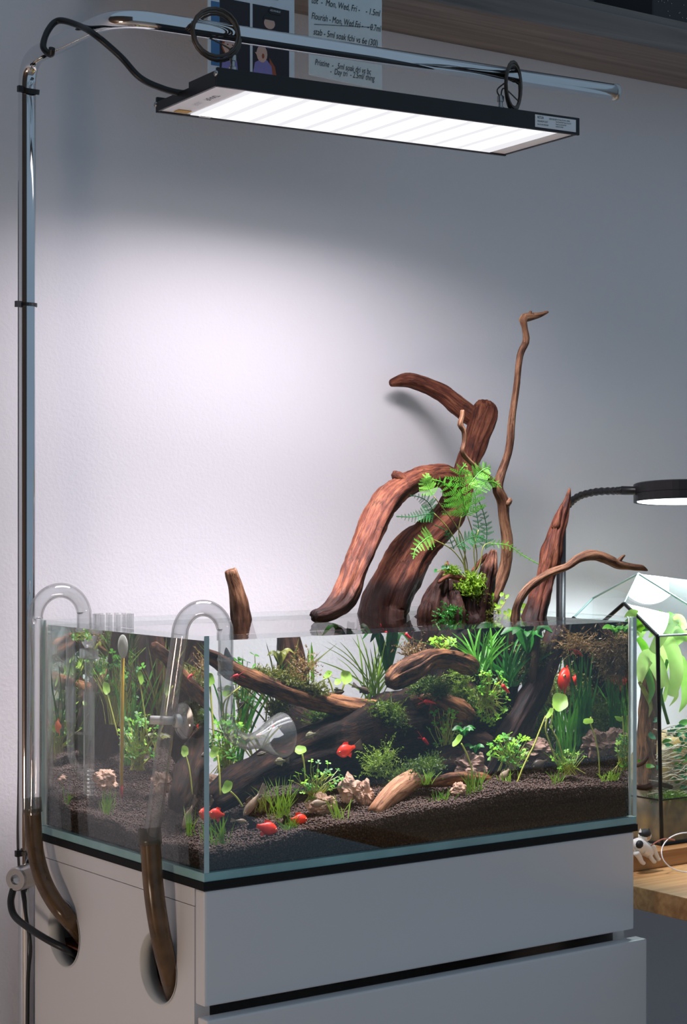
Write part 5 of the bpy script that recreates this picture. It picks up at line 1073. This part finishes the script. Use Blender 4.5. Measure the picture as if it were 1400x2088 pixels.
moss('big olive moss ball on the leaning log', ((1088, 1320), (1098, 1345), (1085, 1365)), .15, 900, 30, 'l_olive', .9, .1, rad=24)
moss('brown moss sprays near the surface at the right', ((1150, 1310), (1200, 1320), (1165, 1295)), .07, 110, 50, 'l_brownmoss', .9, .3)
moss('shaggy brown moss in the upper right corner', ((1235, 1310), (1255, 1330), (1265, 1370)), .03, 420, 40, 'l_brownmoss', .9, -.2, rad=22)
moss('dark moss behind the tall pennywort', ((1080, 1470), (1090, 1500), (1100, 1440)), .16, 420, 36, 'l_moss', .9, .3, rad=20)
moss('moss on the back of the central wood', ((940, 1400), (960, 1440), (930, 1360)), .17, 260, 28, 'l_moss', .9, .3)
moss('yellow moss backlit by the wall right of the leaning log', ((1120, 1400), (1115, 1440), (1135, 1380)), .19, 420, 40, 'l_olive', .9, .2, rad=22)
moss('moss on the wood behind the skimmer', ((930, 1330), (980, 1330), (1020, 1320)), .3, 300, 36, 'l_moss', .9, .3, rad=24)

# ------------------------------------------------------------------ above the water
fe = thing('fern', A(956, 1186, y=.215), 'bright green feathery fern growing on the stump', 'fern')
def frond(path, y, maxl, mat, n=13, dens=9, lean=.55, shape='tri', drop=0.):
    P = [V3(A(px, py, y=y + dy)) for px, py, dy in path]; C = [V3(p) for p in spline(P, 8)]; k = pxs(C[0]); b = MB(); N_ = len(C)
    b.tube(C, .0006, 5)
    for i in range(n):
        u = (i + .5) / n; p = C[int(u * (N_ - 1))]; t = (C[min(N_ - 1, int(u * (N_ - 1)) + 1)] - C[max(0, int(u * (N_ - 1)) - 1)]).normalized()
        f = (1 - u) ** .75 * (.75 + .25 * min(1, u * 6)) if shape == 'tri' else math.sin(math.pi * (.12 + .85 * u)) ** .8
        for sd in (-1, 1):
            s_ = t.cross(V3(FW)).normalized() * sd; d = (s_ + t * lean - V3(FW) * random.uniform(-.2, .5) - V3(UP) * drop).normalized(); l = maxl * k * f * random.uniform(.88, 1.05)
            if l < .0012: continue
            nn = d.cross(t).normalized(); g = nn.cross(d).normalized(); m_ = max(3, int(dens * f) + 2)
            for j in range(m_):
                v = j / m_; q = p + d * l * v - V3(UP) * l * .12 * v * v; ll = l * .26 * (1 - v) ** .7 + .0006
                for s2 in (-1, 1):
                    e = (g * s2 + d * .9).normalized(); h = d * (l / m_ * .52)
                    b.add([q - h * .4, q + e * ll * .6 - h * .55, q + e * ll, q + e * ll * .55 + h * .7, q + h * .7], [(0, 1, 2, 3, 4)])
            b.add([p, p + d * l - g * .0002, p + d * l + g * .0002], [(0, 1, 2)])
    o = b.build('frond', mat, fe, fix=False); return o
frond(((950, 1052, 0), (944, 1020, -.004), (937, 990, -.01), (938, 962, -.016), (950, 945, -.02)), .21, 66, 'l_fern', 9, 10, .35)
frond(((948, 1045, 0), (930, 1010, -.006), (905, 985, -.012), (884, 978, -.015)), .215, 40, 'l_fern', 8, 8)
frond(((955, 990, 0), (975, 965, -.004), (990, 955, -.008), (1000, 957, -.01)), .215, 34, 'l_fern', 10, 8)
frond(((965, 1000, 0), (985, 985, -.003), (1005, 982, -.006), (1022, 995, -.01)), .215, 28, 'l_fern', 10, 7)
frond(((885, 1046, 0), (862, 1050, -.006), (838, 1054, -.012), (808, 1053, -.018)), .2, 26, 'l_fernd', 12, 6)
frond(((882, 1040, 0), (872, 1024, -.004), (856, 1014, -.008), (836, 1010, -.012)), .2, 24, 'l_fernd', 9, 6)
frond(((882, 1010, 0), (872, 990, .004), (868, 975, .004), (874, 965, .004)), .222, 28, 'l_fern', 9, 7)
frond(((880, 1092, 0), (866, 1100, -.006), (848, 1118, -.01), (842, 1140, -.012)), .2, 30, 'l_fern', 9, 8, .2)
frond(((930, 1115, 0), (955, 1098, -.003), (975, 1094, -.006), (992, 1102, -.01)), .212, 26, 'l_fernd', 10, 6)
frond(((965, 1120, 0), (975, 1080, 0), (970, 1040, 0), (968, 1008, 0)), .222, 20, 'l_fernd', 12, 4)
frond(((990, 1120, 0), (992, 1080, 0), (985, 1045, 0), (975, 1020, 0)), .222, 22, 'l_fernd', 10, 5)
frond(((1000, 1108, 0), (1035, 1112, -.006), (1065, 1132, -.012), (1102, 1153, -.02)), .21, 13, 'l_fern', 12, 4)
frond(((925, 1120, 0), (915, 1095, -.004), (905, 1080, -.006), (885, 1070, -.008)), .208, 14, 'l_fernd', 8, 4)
for s_ in (((956, 1186), (950, 1160), (920, 1120), (870, 1094)), ((957, 1186), (940, 1130), (915, 1080), (884, 1046)), ((955, 1184), (950, 1140), (935, 1090), (940, 1052)), ((958, 1186), (972, 1140), (964, 1090), (952, 1050)), ((960, 1186), (978, 1150), (985, 1115), (1000, 1106)), ((955, 1186), (945, 1150), (948, 1120), (930, 1114)), ((960, 1186), (968, 1160), (966, 1120), (975, 1080)), ((952, 1186), (948, 1150), (940, 1090), (884, 1012))):
    MB().tube(spline([A(px, py, y=.212) for px, py in s_], 6), .0007, 6).build('stipe', 'l_fstem', fe, smooth=True)

def amoss(label, pts, y, n, ln, mat, rad, up=.8, width=.0006):
    P = [A(px, py, y=y) for px, py in pts]; k = pxs(P[0]); b = MB()
    def base():
        i = random.randrange(len(P)); p = P[i]; return p + np.array([random.gauss(0, rad * k), random.gauss(0, rad * k * .6), random.gauss(0, rad * k * .7)])
    strands(b, base, n, ln * k, .8, up, width, .6, 2); b.v = [(x, y_, max(WL + .0005, z)) for x, y_, z in b.v]
    return tag(b.build('moss', mat, fix=False), label, 'moss', 'moss patches')
amoss('bright moss cushion on the top of the stump under the fern', ((960, 1180), (972, 1190), (965, 1205), (950, 1200)), .207, 260, 13, 'l_tmoss', 9)
amoss('golden moss trailing down the right flank of the stump', ((975, 1210), (985, 1225), (990, 1245)), .208, 150, 16, 'l_olive', 8, -.3)
amoss('moss fleck on the inner side of the left stump spike', ((918, 1165), (925, 1172)), .217, 160, 12, 'l_tmoss', 5)
amoss('glistening dark green moss at the water line of the stump', ((905, 1250), (920, 1247), (932, 1252)), .199, 90, 9, 'l_dark', 12, .5)
def vine(label, path, y, n, size, mat, off=6):
    P = spline([A(px, py, y=y) for px, py in path], 8); t = thing('creeping_stem', P[0], label, 'plant', 'creeping stems'); k = pxs(P[0])
    MB().tube(P, .0006, 5).build('stem', 'l_stem', t)
    for i in range(n):
        p = P[int((i + .5) / n * (len(P) - 1))]; a = random.uniform(0, 6.28); c = p + RT * math.cos(a) * off * k + UP * abs(math.sin(a)) * off * k
        disc_leaf('leaf', c, -FW + RT * random.gauss(0, .5) + UP * random.uniform(0, .8), size * k * random.uniform(.7, 1.2), mat, t, n=10, cup=.1)
vine('tiny-leaved stem rising between the stump and the hooked branch', ((1010, 1252), (1020, 1240), (1030, 1225), (1027, 1210)), .20, 9, 4.5, 'l_penny')
vine('yellow-green creeping stem at the foot of the hooked branch', ((1030, 1256), (1040, 1250), (1065, 1246), (1075, 1235)), .195, 10, 5, 'l_penny')
vine('small-leaved creeper climbing the left stump spike', ((930, 1175), (920, 1165), (905, 1162), (890, 1165)), .214, 8, 4, 'l_fernd')
vine('fine creeper hanging on the right stump spike', ((1000, 1140), (988, 1155), (983, 1175), (985, 1195)), .228, 10, 4, 'l_fernd')
vine('round-leaved runner at the stump foot on the right', ((985, 1200), (1000, 1215), (1005, 1235), (1000, 1250)), .205, 9, 5, 'l_lime')

# ================================================================== animals in the tank
def fish(name, label, head, tail, y, hr, wr, mat, tailmat, group, dy=0., finmat=None, cat='fish', left=None, tailf=.28, stripe=None, dors=.5):
    RR = (lambda a, b_, d=0: clampin(R(a, b_, x=left + d, face='left'))) if left else (lambda a, b_, d=0: clampin(R(a, b_, y=y + d)))
    H = V3(RR(*head)); T_ = V3(RR(*tail, dy)); ax = (H - T_); Ln = ax.length; ax.normalize(); side = ax.cross(Vector((0, 0, 1))).normalized(); up = side.cross(ax)
    t = thing(name, (H + T_) / 2, label, cat, group); b = MB(); seg = 14; vs = []; prof = [(0, .02), (.05, .30), (.14, .62), (.28, .92), (.42, 1.), (.58, .86), (.72, .56), (.85, .34), (1., .28)]
    bl = Ln * (1 - tailf)
    for u, f in prof:
        for k in range(seg):
            a = 2 * math.pi * k / seg; vs.append(H - ax * bl * u + up * (math.sin(a) * Ln * hr * f * .5) + side * (math.cos(a) * Ln * wr * (f if u < .8 else f * .6) * .5))
    n = len(prof); fs = [(i * seg + k, i * seg + (k + 1) % seg, (i + 1) * seg + (k + 1) % seg, (i + 1) * seg + k) for i in range(n - 1) for k in range(seg)] + [tuple(range(seg))[::-1], tuple((n - 1) * seg + k for k in range(seg))]
    b.add(vs, fs).build('body', mat, t, smooth=True)
    r0 = H - ax * bl * .96; e = H - ax * Ln; th = side * (Ln * .012)
    MB().prism([r0 + up * Ln * hr * .13 - th, e + up * Ln * hr * .42 + ax * Ln * .02 - th, e + up * Ln * hr * .18 - th, e + ax * Ln * .05 - th, e - up * Ln * hr * .18 - th, e - up * Ln * hr * .42 + ax * Ln * .02 - th, r0 - up * Ln * hr * .13 - th], th * 2).build('tail_fin', tailmat, t)
    d0 = H - ax * bl * .36 + up * Ln * hr * .46
    MB().prism([d0 - th, d0 - ax * bl * .12 + up * Ln * hr * .30 * dors - th, d0 - ax * bl * .34 + up * Ln * hr * .18 * dors - th, d0 - ax * bl * .32 - up * Ln * hr * .12 - th], th * 2).build('dorsal_fin', finmat or mat, t)
    v0 = H - ax * bl * .52 - up * Ln * hr * .42
    MB().prism([v0 - th, v0 - ax * bl * .16 - up * Ln * hr * .24 - th, v0 - ax * bl * .26 + up * Ln * hr * .1 - th], th * 2).build('belly_fin', finmat or mat, t)
    for sd in (-1, 1):
        ce = H - ax * bl * .13 + up * Ln * hr * .07 + side * (sd * Ln * wr * .27)
        o = MB().ell(ce, Ln * hr * .075, 10, 7).build('eye', 'eyering', t, smooth=True); MB().ell(ce + side * (sd * Ln * hr * .04), Ln * hr * .05, 8, 6).build('pupil', 'eye', o, smooth=True)
    if stripe:
        b = MB()
        for sd in (-1, 1):
            q = [H - ax * bl * u + up * Ln * hr * .06 + side * (sd * Ln * wr * (f if u < .8 else f * .6) * .505) for u, f in prof[2:]]
            b.tube(q, Ln * hr * .06, 5)
        b.build('stripe', stripe, t)
    return t
G = 'red platies'
fish('platy', 'red platy swimming left in front of the dark trunk', (686, 1537), (738, 1517), .10, .42, .26, 'f_red', 'f_fin', G)
fish('platy', 'red platy with black tail hovering over the foreground grass', (627, 1671), (576, 1672), .04, .40, .26, 'f_red', 'f_black', G)
fish('platy', 'red platy with dark tail lowest in the foreground', (566, 1694), (505, 1680), .03, .38, .26, 'f_red', 'f_black', G)
fish('platy', 'red platy close to the front left corner', (425, 1658), (470, 1664), .03, .44, .26, 'f_red', 'f_black', G)
fish('platy', 'left of two red platies among the long right-hand grass', (1141, 1380), (1170, 1394), .10, .85, .55, 'f_red', 'f_fin', G, dy=.012)
fish('platy', 'right of two red platies among the long right-hand grass', (1178, 1393), (1156, 1378), .095, .9, .55, 'f_red', 'f_fin', G, dy=.012)
fish('platy', 'red platy half hidden behind the moss over the hollow log', (838, 1592), (862, 1580), .07, .6, .35, 'f_red', 'f_red', G)
fish('platy', 'small orange fish near the inlet pipe behind the side pane', (112, 1481), (130, 1482), 0, .7, .4, 'f_orange', 'f_fin', G, left=.02)
G = 'small striped tetras'
fish('tetra', 'dark tetra facing away by the bright wall left of the bell', (499, 1430), (482, 1452), .17, .40, .2, 'f_dark', 'f_fin', G, stripe='f_silver')
fish('tetra', 'slim striped tetra above the middle of the slanting branch', (702, 1410), (660, 1415), .2, .26, .16, 'f_dark', 'f_fin', G, stripe='f_silver')
fish('tetra', 'reddish brown tetra left of the bent log', (754, 1413), (718, 1396), .15, .30, .18, 'f_dark', 'f_fin', G)
fish('tetra', 'silvery tetra in front of the cave below the branch', (622, 1502), (652, 1493), .12, .40, .2, 'f_silver', 'f_fin', G, stripe='f_black')
fish('tetra', 'golden striped tetra beside the rim of the bell', (560, 1553), (590, 1551), .09, .44, .2, 'f_silver', 'f_fin', G, stripe='f_black')
fish('tetra', 'faint tetra in the dark right of the red platy', (792, 1532), (812, 1540), .1, .36, .2, 'f_silver', 'f_fin', G, stripe='f_black')
fish('tetra', 'dark tetra with red tail seen through the glass bell', (536, 1484), (560, 1479), .14, .42, .22, 'f_black', 'f_red', G)
fish('tetra', 'slender tetra on the trunk under the bell', (522, 1540), (556, 1530), .1, .25, .16, 'f_dark', 'f_fin', G, stripe='f_silver')
G = 'grey bottom fish'
fish('catfish', 'long grey fish rising steeply in the left foreground', (496, 1664), (542, 1600), .06, .25, .18, 'f_grey', 'f_grey', G, finmat='f_fin', dors=1.4)
fish('catfish', 'pale grey fish resting on the soil near the front corner', (503, 1676), (470, 1672), .035, .28, .2, 'f_grey', 'f_grey', G, finmat='f_fin')
fish('catfish', 'pale grey fish beside the low rock in the foreground', (632, 1640), (680, 1636), .05, .30, .2, 'f_grey', 'f_fin', G, finmat='f_fin')
fish('catfish', 'grey fish nosing down below the lobed clump on the right', (1018, 1592), (1046, 1560), .06, .42, .28, 'f_grey', 'f_fin', G, finmat='f_fin')
fish('catfish', 'dark mottled fish lying under the flat rock', (1082, 1566), (1128, 1546), .075, .36, .26, 'f_dark', 'f_dark', G, cat='fish')
fish('catfish', 'brown fish seen through the side pane near the corner', (372, 1690), (400, 1625), 0, .24, .18, 'f_grey', 'f_fin', G, left=.03, finmat='f_fin')
def shrimp(label, pts, y, r_):
    P = [clampin(R(px, py, y=y)) for px, py in pts]; t = thing('shrimp', P[1], label, 'shrimp', 'red shrimps'); k = pxs(P[0]); C = spline(P, 5); n = len(C)
    MB().tube(C, [r_ * k * (1.1 - .75 * (i / (n - 1))) * (.5 if i == 0 else 1) for i in range(n)], 10).build('body', 'f_shrimp', t, smooth=True)
    d = (C[0] - C[2]); d = d / np.linalg.norm(d); b = MB()
    for s_ in (-1, 1): b.tube(spline([C[0], C[0] + d * 8 * k + UP * 3 * k * s_, C[0] + d * 16 * k + UP * 7 * k * s_], 4), .00025, 4)
    b.build('antennae', 'f_shrimp', t)
    b = MB()
    for i in range(5):
        c = C[1 + i * (n - 4) // 5]; b.tube([c, c - UP * r_ * k * 1.8 + RT * 2 * k], .00025, 4)
    b.build('legs', 'f_shrimp', t)
shrimp('red shrimp beside the inner tube of the outlet pipe', ((486, 1377), (477, 1379), (469, 1384)), .1, 4)
shrimp('bright red shrimp right of the lime green cascade', ((1023, 1397), (1030, 1404), (1038, 1413)), .1, 5)
shrimp('red shrimp under the dark moss pad', ((865, 1430), (876, 1431), (888, 1434)), .13, 4)
shrimp('dim red shrimp in the shade of the trunk', ((862, 1506), (868, 1511), (874, 1518)), .13, 4)
shrimp('red shrimp high among the dark blades at the right', ((1170, 1325), (1180, 1331), (1188, 1338)), .08, 4)
shrimp('red shrimp just below the surface left of the bent log', ((826, 1292), (832, 1298), (838, 1301)), .12, 4)
